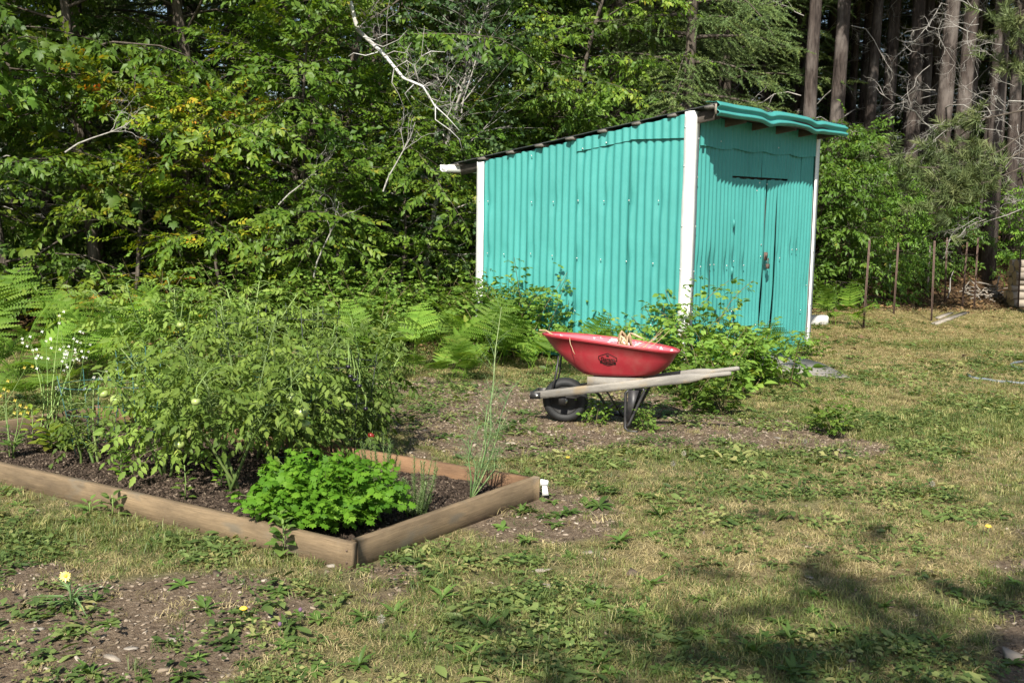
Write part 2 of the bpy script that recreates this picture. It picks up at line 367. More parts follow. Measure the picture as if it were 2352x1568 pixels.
# ------------------------------------------------------------------ terrain
def gz(x, y):
    x = np.asarray(x, float); y = np.asarray(y, float)
    z = .05*(fbm(x*.5, y*.5, 3, 3)-.5)
    z = z + .95*sstep(17.6, 21.5, y - .25*(x-8))*sstep(4.8, 7.2, x)
    z = z + .04*np.maximum(y-20, 0)*sstep(3, 8, x)
    z = z - .02*sstep(3, 9, x)*0
    flat = sstep(2.6, 3.6, np.hypot((x+1.6)/1.2, y-5.9))          # level around the raised bed
    return z*(.25+.75*flat)
def blob(px, py, lst):
    m = np.zeros_like(px)
    for (cx, cy_, rx, ry, s) in lst:
        m = np.maximum(m, s*(1 - sstep(.55, 1.25, np.hypot((px-cx)/rx, (py-cy_)/ry))))
    return m
DIRT = [(200, 1480, 430, 150, 1.0), (480, 1380, 330, 75, .8), (820, 1330, 200, 60, .55), (1000, 930, 330, 75, .9), (1150, 1010, 250, 45, .85), (1400, 960, 330, 70, 1), (1700, 1000, 300, 45, .95), (1900, 1030, 180, 28, .6),
        (1250, 1190, 230, 75, .7), (1500, 1120, 170, 35, .45), (1680, 1145, 130, 25, .5), (2345, 1480, 75, 130, 1.0), (2320, 1300, 60, 30, .8), (2340, 1215, 40, 14, .8), (60, 1330, 160, 40, .6), (1330, 1270, 120, 40, .5), (960, 1075, 60, 60, .8)]
DRY = [(2150, 760, 420, 55, 1.0), (2000, 830, 260, 30, .6), (2150, 900, 280, 45, .75), (1900, 915, 120, 30, .6), (2000, 1090, 320, 45, .75), (2050, 1250, 330, 110, .85), (1650, 1270, 260, 90, .7), (1500, 1330, 200, 70, .6), (1600, 1180, 220, 40, .5), (2280, 1040, 120, 60, .5)]
LUSH = [(2180, 795, 200, 14, 1.0), (2000, 990, 420, 45, .9), (2250, 960, 160, 55, .9), (300, 1240, 380, 55, .9), (800, 1280, 320, 40, .8), (950, 1340, 170, 70, .8), (700, 1250, 150, 50, .8), (1250, 1000, 80, 60, .5), (80, 1270, 200, 80, .9), (1650, 1450, 800, 130, .6), (1250, 1450, 500, 120, .6), (1700, 1060, 300, 25, .5)]
def masks(x, y):
    px, py = proj(np.stack([x, y, gz(x, y)], -1))
    n = fbm(x*1.3, y*1.3, 21, 4); n2 = fbm(x*4, y*4, 5, 3)
    dirt = np.clip(blob(px, py, DIRT)*1.15 + (n-.5)*1.0 + (n2-.5)*.7, 0, 1); dirt = sstep(.46, .86, dirt)
    dry = np.clip(blob(px, py, DRY) + (n2-.5)*.9 + (n-.5)*.5 + .12, 0, 1)
    lush = np.clip(blob(px, py, LUSH) + (fbm(x*2, y*2, 77, 3)-.5)*.8, 0, 1)
    edge = np.where(x < 1.5, 11.2 + .0*x, np.where(x < 4.0, 14.5, 16.6 + .22*(x-8)))
    forest = sstep(-.6, .9, y - edge + (n-.5)*1.2)
    return dirt, dry, lush, forest, px, py

BN, BR, BL, BB = np.array([-.685, 4.45]), np.array([.15, 5.60]), np.array([-3.785, 6.28]), np.array([-2.95, 7.43])
def inbed(x, y, pad=0.0):
    ok = np.ones_like(np.asarray(x, float), bool); poly = [BN, BR, BB, BL]
    for i in range(4):
        a, b = poly[i], poly[(i+1) % 4]; e = (b-a)/np.linalg.norm(b-a)
        ok &= (e[0]*(y-a[1]) - e[1]*(x-a[0])) > -pad
    return ok
SN = np.array([1.617, 9.886]); SR = np.array([.6308, .7759]); SL = np.array([-.7759, .6308]); SA = math.atan2(SR[1], SR[0]); SHZ = 0.0
def inshed(x, y, pad=0.0):
    a = (x-SN[0])*SR[0] + (y-SN[1])*SR[1]; b = (x-SN[0])*SL[0] + (y-SN[1])*SL[1]
    return (a > -pad) & (a < 2.76+pad) & (b > -pad) & (b < 2.55+pad)

def make_ground():
    xs = np.concatenate([-np.geomspace(9.2, 400, 24)[::-1], np.arange(-9, 12.01, .09), np.geomspace(12.3, 400, 24)])
    ys = np.concatenate([-np.geomspace(2, 300, 14)[::-1], np.arange(-1.8, 2.4, .4), np.arange(2.5, 13, .075), np.arange(13, 26, .15), np.geomspace(26.5, 600, 26)])
    X, Y = np.meshgrid(xs, ys, indexing='ij'); x, y = X.ravel(), Y.ravel()
    dirt, dry, lush, forest, px, py = masks(x, y)
    z = gz(x, y) + .025*(fbm(x*7, y*7, 9, 3)-.5)*(np.abs(x) < 13)*(1-inbed(x, y, .1))
    z = np.where(inbed(x, y, -.17), -.06, z); z = np.where(inshed(x, y, -.1), z-.02, z)
    n, m = len(xs), len(ys); i, j = np.meshgrid(np.arange(n-1), np.arange(m-1), indexing='ij')
    Q = np.stack([i*m+j, (i+1)*m+j, (i+1)*m+j+1, i*m+j+1], -1).reshape(-1, 4)
    m_, N, L, B = nmat('ground_soil_turf'); v = objvec(N, L)
    def at(nm):
        a = N.new('ShaderNodeAttribute'); a.attribute_name = nm; return a.outputs['Fac']
    n1 = noise(N, L, 38, 8, v, .7); n2 = noise(N, L, 140, 4, v, .6); n3 = noise(N, L, 6, 6, v, .6)
    soil = ramp(N, [(.28, (.095, .066, .043)), (.5, (.205, .150, .102)), (.7, (.35, .275, .195))]); L.new(n1.outputs[0], soil.inputs[0])
    turf = ramp(N, [(.3, (.105, .108, .045)), (.5, (.185, .178, .078)), (.72, (.28, .25, .125))]); L.new(n1.outputs[0], turf.inputs[0])
    dryc = ramp(N, [(.3, (.19, .15, .075)), (.55, (.32, .26, .14)), (.75, (.43, .36, .21))]); L.new(n1.outputs[0], dryc.inputs[0])
    lit = ramp(N, [(.3, (.035, .022, .013)), (.5, (.09, .055, .03)), (.72, (.19, .115, .06))]); L.new(n1.outputs[0], lit.inputs[0])
    c = mixrgb(N, L, at('dry'), turf.outputs[0], dryc.outputs[0]); c = mixrgb(N, L, at('dirt'), c, soil.outputs[0]); c = mixrgb(N, L, at('forest'), c, lit.outputs[0])
    v3 = ramp(N, [(.3, (.75, .75, .75)), (.7, (1.15, 1.15, 1.15))]); L.new(n3.outputs[0], v3.inputs[0]); c = mixrgb(N, L, 1.0, c, v3.outputs[0], 'MULTIPLY')
    L.new(c, B.inputs['Base Color']); B.inputs['Roughness'].default_value = .95; B.inputs['Specular IOR Level'].default_value = .1
    ad = N.new('ShaderNodeMath'); ad.operation = 'ADD'; L.new(n1.outputs[0], ad.inputs[0]); L.new(n2.outputs[0], ad.inputs[1]); bump(N, L, ad.outputs[0], 1.0, .02, B)
    me = mesh_np('ground', np.stack([x, y, z], -1), [Q], m_, smooth=True)
    for nm, a in (('dirt', dirt), ('dry', dry), ('forest', forest)):
        t = me.attributes.new(nm, 'FLOAT', 'POINT'); t.data.foreach_set('value', a.astype(np.float32))
    struct(link('ground', me))
make_ground()

# ------------------------------------------------------------------ leaf templates
def leaf_tpl(w, fold=.12, droop=.15, belly=.45):
    V = np.array([[0, 0, 0], [-w/2, belly, fold*w], [0, belly, 0], [w/2, belly, fold*w], [0, 1, -droop]]); F = np.array([[0, 2, 1], [0, 3, 2], [1, 2, 4], [2, 3, 4]])
    return V, F
def leaf_tpl2(w, fold=.12, droop=.2):
    ys = [0, .25, .55, .8, 1]; ws = [0, .8, 1, .6, 0]; V = [[0, 0, 0]]; F = []
    for y, k in zip(ys[1:4], ws[1:4]): V += [[-w/2*k, y, fold*w*k - droop*y*y], [0, y, -droop*y*y], [w/2*k, y, fold*w*k - droop*y*y]]
    V.append([0, 1, -droop]); F = [[0, 2, 1], [0, 3, 2]]
    for i in (1, 4): F += [[i, i+1, i+4], [i, i+4, i+3], [i+1, i+2, i+5], [i+1, i+5, i+4]]
    F += [[7, 8, 10], [8, 9, 10]]
    return np.array(V), np.array(F)
def lobed_tpl(w=1.0):
    """maple-like outline"""
    pts = np.array([[0, 0], [.28, .02], [.5, .28], [.34, .38], [.46, .68], [.2, .62], [0, 1], [-.2, .62], [-.46, .68], [-.34, .38], [-.5, .28], [-.28, .02]])
    V = [[p[0]*w, p[1], -.12*abs(p[0]) - .12*p[1]**2] for p in pts] + [[0, .4, .02]]; n = len(pts)
    return np.array(V), np.array([[n, i, (i+1) % n] for i in range(n)])
def spray_tpl(rng, leaf, nleaf, length, size, ang=55, droop=.25, tilt=.35, tip=True):
    """leaves alternating along a twig that runs along +Y"""
    tV, tF = leaf; parts = []; pos, f, nn = [], [], []
    for i in range(nleaf):
        s = (i+.7)/nleaf; side = 1 if i % 2 else -1
        a = math.radians(ang + rng.normal(0, 12))*(1-.5*s*s); 
        if tip and i == nleaf-1: a = 0
        pos.append([0, s*length, -droop*s*s*length*.5]); f.append([side*math.sin(a), math.cos(a), -droop + rng.normal(0, .22)]); nn.append([rng.normal(0, tilt), rng.normal(0, tilt), 1])
    R = rng.random(nleaf); rot = frames(np.array(f), np.array(nn)); sc = size*rng.uniform(.7, 1.15, nleaf)
    V, F, r = inst(tV, tF, np.zeros(len(tV)), np.array(pos), rot, sc, R, 0)
    # the twig itself
    w = .0035; k = len(V); V = np.concatenate([V, [[-w, 0, 0], [w, 0, 0], [0, length, -droop*length*.5]]]); F = np.concatenate([F, [[k, k+1, k+2]]]); r = np.concatenate([r, np.zeros(3)])
    return V, F, r
def needle_tpl(rng, n, length, nl, nw, spread=60, up=.35, droop=.2):
    V, F, r = [], [], []
    for i in range(n):
        s = (i+rng.random())/n; az = rng.uniform(-1.25, 1.25)*(1 if rng.random() < .5 else -1); side = 1 if i % 2 else -1
        a = math.radians(spread)*(1-.45*s); d = unit(np.array([side*math.sin(a), math.cos(a), up*rng.normal(.4, 1)])); b = np.array([0, s*length, -droop*s*s*length*.5]); t = unit(np.cross(d, rng.normal(size=3)))*nw
        k = len(V); V += [b-t, b+t, b+d*nl*rng.uniform(.7, 1.2)*(1-.3*s)]; F.append([k, k+1, k+2]); r += [rng.random()*.8]*3
    k = len(V); V += [np.array([-.004, 0, 0]), np.array([.004, 0, 0]), np.array([0, length, -droop*length*.5])]; F.append([k, k+1, k+2]); r += [0, 0, 0]
    return np.array(V), np.array(F), np.array(r)

def place_sprays(rng, tpls, pos, f, n, scl, rnd, spread=.35):
    pos, f, n, scl, rnd = map(np.asarray, (pos, f, n, scl, rnd)); k = rng.integers(0, len(tpls), len(pos)); out = []
    for i, (V, F, r) in enumerate(tpls):
        m = k == i
        if m.any(): out.append(inst(V, F, r, pos[m], frames(f[m], n[m]), scl[m], rnd[m], spread))
    return join(out)

def curve_pts(p, d, length, n, bend, rng, jit=.06):
    """polyline from p along d, bending by vector bend per unit length"""
    P = [np.array(p, float)]; d = unit(np.array(d, float)); h = length/(n-1)
    for i in range(n-1):
        d = unit(d + np.array(bend)*h + rng.normal(0, jit, 3)); P.append(P[-1] + d*h)
    return np.array(P)

def broadleaf(rng, H, h0, R, nb, tpls, tr=.07, rise=.55, droop=-.35, sub=5, per=3, spacing=.24, prof=None, top=1.0, lean=(0, 0), clear=None):
    wood = MB(); T = curve_pts((0, 0, -.1), (lean[0], lean[1], 1), H, 9, (0, 0, .05), rng, .05); hh = np.linspace(0, 1, 9)
    wood.tube(T, tr*(1-.85*hh)+.006, 7); pos, f, n, sc, rd = [], [], [], [], []
    prof = prof or (lambda t: math.sin(math.pi*min(1, .18+.82*t))**.6)
    for b in range(nb):
        t = h0 + (1-h0)*((b+rng.random())/nb)**.9*.98; p = np.array([np.interp(t, hh, T[:, k]) for k in range(3)])
        az = b*2.39996 + rng.normal(0, .4); tt = (t-h0)/(1-h0); Lb = R*prof(tt)*rng.uniform(.65, 1.15)
        e = rise*(.5+.9*tt) + rng.normal(0, .15); d = np.array([math.cos(az), math.sin(az), math.tan(min(e, 1.3))])
        P = curve_pts(p, d, Lb, 6, (0, 0, droop*(1.2-tt)), rng, .08); wood.tube(P, np.linspace(.008+.006*Lb, .003, 6), 4, False)
        brn = rng.random()
        for s_ in range(sub):
            s = .28 + .72*(s_+rng.random()*.6)/sub; q = np.array([np.interp(s, np.linspace(0, 1, 6), P[:, k]) for k in range(3)])
            bd = unit(P[min(5, int(s*5)+1)] - P[int(s*5) if s < 1 else 4]); sidev = unit(np.cross(bd, (0, 0, 1)))*(1 if s_ % 2 else -1)
            dd = unit(bd*.75 + sidev*(.9 if s_ < sub-1 else .15) + np.array([0, 0, rng.normal(-.05, .15)])); Ls = spacing*per*rng.uniform(.6, 1.15)
            S = curve_pts(q, dd, Ls, 4, (0, 0, droop*1.3), rng, .08); wood.tube(S, np.linspace(.004, .0015, 4), 3, False)
            out = np.array([math.cos(az), math.sin(az), 0]); sr = np.clip(.55*brn + .45*rng.random(), 0, 1)
            for k in range(per):
                u = (k+.4)/per; c = np.array([np.interp(u, np.linspace(0, 1, 4), S[:, j]) for j in range(3)]); sd = unit(np.cross(dd, (0, 0, 1)))*(1 if k % 2 else -1)
                pos.append(c); f.append(dd*(.55 if k < per-1 else 1) + sd*(.8 if k < per-1 else .1) + np.array([0, 0, rng.normal(-.22, .2)])); n.append(np.array([0, 0, .75]) + out*.5 + rng.normal(0, .3, 3)); sc.append(rng.uniform(.75, 1.2)); rd.append(np.clip(sr+rng.normal(0, .12), 0, 1))
    V, F, r = place_sprays(rng, tpls, pos, f, n, sc, rd)
    return wood, (V, F, r)

def tree_proto(name, wood, crown, barkm, leafm):
    return (wood.mesh(name+'_trunk', M[barkm], True), mesh_np(name+'_crown', crown[0], [crown[1]], M[leafm], crown[2]))
def put_tree(name, proto, label, loc, rz, sc=1.0, group=None, cat='tree', extra=()):
    t = thing(name, label, cat, (loc[0], loc[1], float(gz(loc[0], loc[1]))), rz, group); t.scale = (sc,)*3 if np.isscalar(sc) else sc
    link('trunk', proto[0], t); link('crown', proto[1], t)
    for nm, me in extra: link(nm, me, t)
    return t

# ================================================================== SHED
SLOPE = .157
def roofz(y): return 2.43 - SLOPE*y
shed = thing('shed', 'turquoise corrugated metal shed with white corner trim and sloping roof', 'shed', (SN[0], SN[1], SHZ), SA)
def corr(name, plane, u0, u1, z0, z1, off=0.0, pitch=.089, amp=.0098, seed=0, screws=(), parent=None, nz=34, wob=.015, dent=.013, per=9, bulge=None):
    """vertical corrugated sheet; u0,u1 functions of z fraction; z0,z1 functions of u; outward offset is -normal side"""
    fu0 = u0 if callable(u0) else (lambda t: u0); fu1 = u1 if callable(u1) else (lambda t: u1)
    fz0 = z0 if callable(z0) else (lambda u: z0 + 0*u); fz1 = z1 if callable(z1) else (lambda u: z1 + 0*u)
    W = abs(fu1(.5)-fu0(.5)); nu = max(6, int(W/pitch*per)); s = np.linspace(0, 1, nu); t = np.linspace(0, 1, nz)
    S, T = np.meshgrid(s, t, indexing='ij'); U0 = np.array([fu0(k) for k in t])[None]; U1 = np.array([fu1(k) for k in t])[None]
    U = U0 + S*(U1-U0); Z = fz0(U) + T*(fz1(U)-fz0(U)); Z = Z + (T > .99)*.004*np.sin(U*31+seed) 
    ph = U + wob*(fbm(U*3+seed*7.1, Z*1.1+seed, seed, 3)-.5)*2 + .004*np.sin(Z*2.1+seed)
    am = amp*(.8 + .45*fbm(U*2+seed*3, Z*.8, seed+5, 2))
    D = off + am*np.cos(2*math.pi*ph/pitch) + dent*(fbm(U*2.2, Z*1.4+seed*2, seed+9, 3)-.5)
    for (su, sz) in screws:
        g = np.exp(-(((U-su)/.05)**2 + ((Z-sz)/.10)**2)); D = D*(1-.55*g) - .006*g
    if bulge is not None: D = D + bulge(S, T)
    P = np.stack([U, -D, Z], -1) if plane == 'front' else np.stack([-D, U, Z], -1)
    i, j = np.meshgrid(np.arange(nu-1), np.arange(nz-1), indexing='ij'); Q = np.stack([i*nz+j, (i+1)*nz+j, (i+1)*nz+j+1, i*nz+j+1], -1).reshape(-1, 4)
    return link(name, mesh_np(name, P.reshape(-1, 3), [Q], M['teal'], smooth=True), parent or shed)
side_scr = [(u, z) for u, z in ((2.42, 1.60), (1.83, 1.60), (1.55, 1.605), (1.24, 1.62), (.93, 1.62), (.64, 1.63), (.31, 1.63), (2.42, 1.05), (2.19, 1.05), (1.83, 1.07), (1.55, 1.06), (1.24, 1.05), (.95, 1.05), (.65, 1.045), (.35, 1.04), (2.42, .50), (1.25, .52), (1.84, 2.07), (.55, 2.24), (.28, 2.26), (1.2, 2.13), (.92, 2.18), (.35, .45), (1.83, .49))]
edges = [.02, .66, 1.27, 1.91, 2.545]
for k in range(4):
    corr('wall_sheet', 'side', edges[k]-(.015 if k else 0), edges[k+1]+.015 if k < 3 else edges[k+1], lambda u: .03+.01*np.sin(u*5), lambda u: roofz(u)-.012, off=.014+.005*(k % 2), seed=k+1, screws=[q for q in side_scr if edges[k] <= q[0] < edges[k+1]])
corr('patch_strip', 'side', .62, 1.28, lambda u: 2.10+.10*(1.28-u)/.66, lambda u: roofz(u)-.006, off=.032, seed=11, nz=6, pitch=.089)
corr('patch_strip', 'side', .05, .63, lambda u: 2.205+.0*u, lambda u: roofz(u)-.006, off=.038, seed=12, nz=6)
# back and far side walls (never seen from the front)
bw = MB(); bw.box((1.38, 2.50, 1.0), (2.70, .02, 2.0)); bw.box((2.70, 1.26, 1.1), (.02, 2.44, 2.15)); bw.build('back_wall', M['teal'], shed)
bk = MB(); bk.box((1.37, .06, 1.18), (2.6, .02, 2.3)); bk.box((.06, 1.26, 1.1), (.02, 2.38, 2.0)); bk.build('wall_lining', M['darkwood'], shed)
# front sheets
fz = lambda u: 2.41 + 0*u
corr('wall_sheet', 'front', .05, .435, .06, fz, off=.014, seed=21, screws=[(.2, 1.02), (.38, 1.03), (.43, 1.0)], pitch=.078)
corr('wall_sheet', 'front', .425, .80, .06, fz, off=.018, seed=22, screws=[(.46, 1.03), (.72, 1.01)], pitch=.078)
corr('wall_sheet', 'front', .79, 1.43, 1.885, fz, off=.015, seed=23, pitch=.078, nz=10)
corr('wall_sheet', 'front', 1.44, 2.07, 1.885, fz, off=.018, seed=24, pitch=.078, nz=10)
corr('wall_sheet', 'front', lambda t: 2.06+.012*math.sin(t*7), 2.40, .03, fz, off=.014, seed=25, screws=[(2.2, 1.13), (2.32, 1.13)], pitch=.078)
corr('wall_sheet', 'front', 2.39, 2.71, .03, fz, off=.018, seed=26, screws=[(2.62, .72)], pitch=.078)
for k, (a, b) in enumerate(((.08, .72), (.73, 1.34), (1.33, 2.06), (2.05, 2.71))):
    corr('patch_strip', 'front', a, b, lambda u, k=k: 2.135+.01*np.sin(u*9+k), fz, off=.036+.004*(k % 2), seed=31+k, nz=6, pitch=.078)
# door
door = MB().box((1.43, .035, .97), (1.22, .02, 1.78)).build('door', M['darkwood'], shed)
corr('door_sheet', 'front', .822, lambda t: .935+.012*math.sin(t*3.0), .07, 1.868, off=.012, seed=41, parent=door, pitch=.078, screws=[(.86, 1.05), (.86, .55)])
corr('door_sheet', 'front', lambda t: .948+.016*math.sin(t*3.1), lambda t: 1.50+.045*t+.012*math.sin(t*6), .05, 1.862, off=.014, seed=42, parent=door, pitch=.078, bulge=lambda S, T: .022*S**4*np.sin(np.clip(T*1.4-.4, 0, 1)*math.pi), screws=[(1.08, 1.0), (1.35, 1.83)])
corr('door_sheet', 'front', lambda t: 1.512+.056*t+.012*math.sin(t*6), lambda t: 1.765+.05*t, .06, 1.866, off=.012, seed=43, parent=door, pitch=.078, screws=[(1.62, .95)])
corr('door_sheet', 'front', lambda t: 1.770+.05*t+.018*math.sin(t*3.14)*0, 2.045, .04, 1.866, off=.014, seed=44, parent=door, pitch=.078, bulge=lambda S, T: .012*(1-S)**6*np.sin(T*math.pi), screws=[(1.9, 1.05)])
for z in (1.42, .95, .5): MB().box((.835, -.04, z), (.022, .006, .075)).tube([(.812, -.040, z-.045), (.812, -.040, z+.045)], .005, 6).build('hinge', M['teal'], door)
hp = MB().box((1.53, -.052, 1.08), (.06, .01, .085)).box((1.525, -.062, 1.09), (.03, .016, .05)); hp.build('hasp', M['rust'], door)
MB().tube([(1.535, -.07, 1.0), (1.535, -.072, 1.045), (1.55, -.072, 1.06), (1.565, -.072, 1.045), (1.565, -.07, 1.0)], .004, 6).box((1.55, -.07, .975), (.045, .022, .05)).build('padlock', M['rust'], door)
# screws
def screw_mb(lst):
    m = MB()
    for p, ax in lst: m.lathe([(.0, .006), (.005, .006), (.0085, .002), (.0085, 0)], p, ax, 6)
    return m
sm = screw_mb([((-.030, u, z), (-1, 0, 0)) for u, z in side_scr]); o = sm.build('wall_screws', M['screw'], shed); o['kind'] = 'stuff'
fs = [(.2, 1.02), (.38, 1.03), (.46, 1.03), (.72, 1.01), (2.2, 1.13), (2.32, 1.13), (2.62, .72), (.86, 1.05), (.86, .55), (1.08, 1.0), (1.35, 1.83), (1.62, .95), (1.9, 1.05), (1.2, .35), (1.4, .37), (1.3, 1.75), (1.45, 1.2), (1.45, 1.08), (1.52, 1.82), (2.5, .45), (1.75, 2.2), (2.35, 2.2), (.5, 2.2)]
o = screw_mb([((u, -.034, z), (0, -1, 0)) for u, z in fs]).build('front_screws', M['screw'], shed); o['kind'] = 'stuff'
# corner trim: folded sheet with a slightly wavy free edge
def trim(name, cx, cy_, a, b, z0, z1, seed):
    """a: width along y (side), b: along x (front), signed"""
    nz = 40; z = np.linspace(z0, z1, nz); w = .006*(fbm(z*2.5, z*0+seed, seed, 3)-.5)*2; w2 = .010*(fbm(z*2+3, z*0+seed, seed+3, 3)-.5)*2; e = .046
    sx = -1 if b > 0 else 1
    prof = [(cx-e*sx*-1 if 0 else cx-e*(1 if b >= 0 else -1), cy_+a), (cx-e*(1 if b >= 0 else -1), cy_-e), (cx+b, cy_-e)]
    V = []
    for k in range(nz):
        V += [(prof[0][0]-abs(w[k])*.5, prof[0][1]+w2[k], z[k]), (prof[1][0]+w[k]*.4, prof[1][1]-w[k]*.4, z[k]), (prof[2][0]+w2[k], prof[2][1]-abs(w[k])*.5, z[k])]
    Q = []
    for k in range(nz-1):
        for j in range(2): Q.append([k*3+j, k*3+j+1, (k+1)*3+j+1, (k+1)*3+j])
    t = link(name, mesh_np(name, V, [Q], M['white']), shed); s = t.modifiers.new('thick', 'SOLIDIFY'); s.thickness = .003; return t
trim('corner_trim', 0, 0, .048, .060, -.02, roofz(0)+.015, 1)
tL = MB(); nz = 30
for k in range(nz-1):
    za, zb = -.02 + k*(roofz(2.5)+.0)/(nz-1), -.02 + (k+1)*(roofz(2.5))/(nz-1)
zz = np.linspace(-.02, roofz(2.5)-.02, nz); wv = .012*(fbm(zz*2.2, zz*0+4, 8, 3)-.5)*2; V = []
for k in range(nz): V += [(-.045, 2.462+wv[k], zz[k]), (-.048, 2.56, zz[k]), (.03, 2.565, zz[k])]
Q = [[k*3+j, k*3+j+1, (k+1)*3+j+1, (k+1)*3+j] for k in range(nz-1) for j in range(2)]
t = link('corner_trim', mesh_np('corner_trim', V, [Q], M['white']), shed); t.modifiers.new('thick', 'SOLIDIFY').thickness = .003
zz = np.linspace(-.0, 2.40, nz); wv = .012*(fbm(zz*2.2, zz*0+9, 3, 3)-.5)*2; V = []
for k in range(nz): V += [(2.682+wv[k], -.047, zz[k]), (2.772+wv[k]*.5, -.05, zz[k]), (2.775+wv[k]*.5, .05, zz[k])]
t = link('corner_trim', mesh_np('corner_trim', V, [Q], M['white']), shed); t.modifiers.new('thick', 'SOLIDIFY').thickness = .003
o = screw_mb([((-.05, .04, z), (-1, 0, 0)) for z in (2.3, 1.95, 1.4, 1.0, .5)] + [((.05, -.05, z), (0, -1, 0)) for z in (2.2, 1.85, 1.4, .98, .6)] + [((-.052, 2.52, z), (-1, 0, 0)) for z in (1.6, 1.05, .5)] + [((2.72, -.055, z), (0, -1, 0)) for z in (1.1, .5, .08)]).build('trim_screws', M['screw'], shed); o['kind'] = 'stuff'
# roof: rafters, battens, dark sheet, fascia, gutter
roof_bm = MB(); ny = 40; ys = np.linspace(-.275, 2.96, ny); xs_ = np.linspace(-.055, 2.90, 200)
X, Y = np.meshgrid(xs_, ys, indexing='ij'); Z = roofz(Y) + .032 + .005*np.cos(2*math.pi*X/.076) + .006*(fbm(X*3, Y*3, 4, 2)-.5)
i, j = np.meshgrid(np.arange(199), np.arange(ny-1), indexing='ij'); Q = np.stack([i*ny+j, (i+1)*ny+j, (i+1)*ny+j+1, i*ny+j+1], -1).reshape(-1, 4)
roof = link('roof', mesh_np('roof', np.stack([X, Y, Z], -1).reshape(-1, 3), [Q], M['roofing'], smooth=True), shed); roof.modifiers.new('thick', 'SOLIDIFY').thickness = .006
for k, y in enumerate(np.linspace(-.20, 2.88, 9)):
    a = math.atan(SLOPE); x0 = -.075 + .02*random.random(); b = MB().box(((x0+2.87)/2, 0, 0), (2.87-x0, .085, .022), rnd=random.random()); b.build('batten', M['batten'], roof)
    bo = roof.children[-1]; bo.location = (0, y, float(roofz(y)+.010)); bo.rotation_euler = (-a, 0, 0)
for x in (.038, .56, 1.12, 1.68, 2.24, 2.70):
    MB().beam((x, -.245, roofz(-.245)-.052), (x, 2.86, roofz(2.86)-.052), .04, .095).build('rafter', M['darkwood'], roof)
MB().box((1.4, -.262, 2.425), (2.86, .022, .075)).build('fascia_board', M['darkwood'], roof)
nx, nv = 150, 26; fx = np.linspace(-.055, 2.905, nx); v = np.linspace(0, 1, nv)
zt = 2.519 + .012*(fbm(fx*1.6, fx*0, 4, 2)-.5) - .030*sstep(1.6, 2.9, fx); hh = .122 + .02*np.exp(-((fx-1.1)/.3)**2) + .012*sstep(1.5, 2.2, fx)*(1-sstep(2.3, 2.6, fx)) + .012*(fbm(fx*2.4, fx*0+2, 9, 2)-.5)
for c in (.98, 2.10): zt -= .022*np.exp(-((fx-c)/.12)**2)
V = []
for a in range(nx):
    for b in range(nv):
        if b < 6: y, z = -.16 - (b/6)*.115, zt[a] - .018*(1-b/6)*0 + .02*(1-b/6)*-SLOPE + .004*math.sin(b)
        else:
            t = (b-6)/(nv-7); y = -.285 - .016*math.cos(2*math.pi*(t*1.9+.5)) - .012*fbm(np.array([fx[a]*3.]), np.array([t]), 6, 2)[0] - .02*t*math.sin(fx[a]*2.3); z = zt[a] - t*hh[a]
        V.append((fx[a], y, z))
i, j = np.meshgrid(np.arange(nx-1), np.arange(nv-1), indexing='ij'); Q = np.stack([i*nv+j, (i+1)*nv+j, (i+1)*nv+j+1, i*nv+j+1], -1).reshape(-1, 4)
fa = link('fascia_sheet', mesh_np('fascia_sheet', V, [Q], M['teal'], smooth=True), roof); fa.modifiers.new('thick', 'SOLIDIFY').thickness = .002
MB().box((-.058, -.27, 2.45), (.006, .02, .09)).build('fascia_end', M['firewood'], roof)
g = [(2.985, 1.985), (2.985, 1.935), (2.955, 1.915), (2.90, 1.915), (2.875, 1.94), (2.875, 1.985)]
V = [(x, y, z) for x in (-.17, 2.95) for y, z in g]; Q = [[k, k+1, k+7, k+6] for k in range(5)]
gu = link('gutter', mesh_np('gutter', V, [Q], M['white']), roof); gu.modifiers.new('thick', 'SOLIDIFY').thickness = .004
MB().box((-.16, 2.93, 1.95), (.006, .09, .055)).build('gutter_cap', M['white'], roof)
for x, y in ((.1, .1), (2.66, .1), (.1, 2.45), (2.66, 2.45), (1.4, .1)): MB().box((x, y, -.02), (.2, .2, .14)).build('foundation_block', M['stone'], shed)

# ramp before the door
rp = np.array([(.72, -.08), (1.74, -.08), (1.5, -.72), (1.02, -1.22), (.85, -1.12), (.74, -.6)]); n = len(rp)
V = [(x, y, .095 + .06*y) for x, y in rp] + [(x, y, .070 + .06*y) for x, y in rp]
V = np.array(V); V[:, 2] -= .01
Fp = [np.array([[0, 5, 4, 3, 2, 1]])[:, ::1], np.array([[6, 7, 8, 9, 10, 11]]), np.array([[k, (k+1) % n, (k+1) % n + n, k+n] for k in range(n)])]
ramp_o = link('door_ramp', mesh_np('door_ramp', V, [Fp[0], Fp[1], Fp[2]], M['plywood']), None, (SN[0], SN[1], float(gz(3.0, 10.2))), (0, 0, SA))
tag(ramp_o, 'grey weathered plywood ramp lying on grass before the shed door', 'ramp')

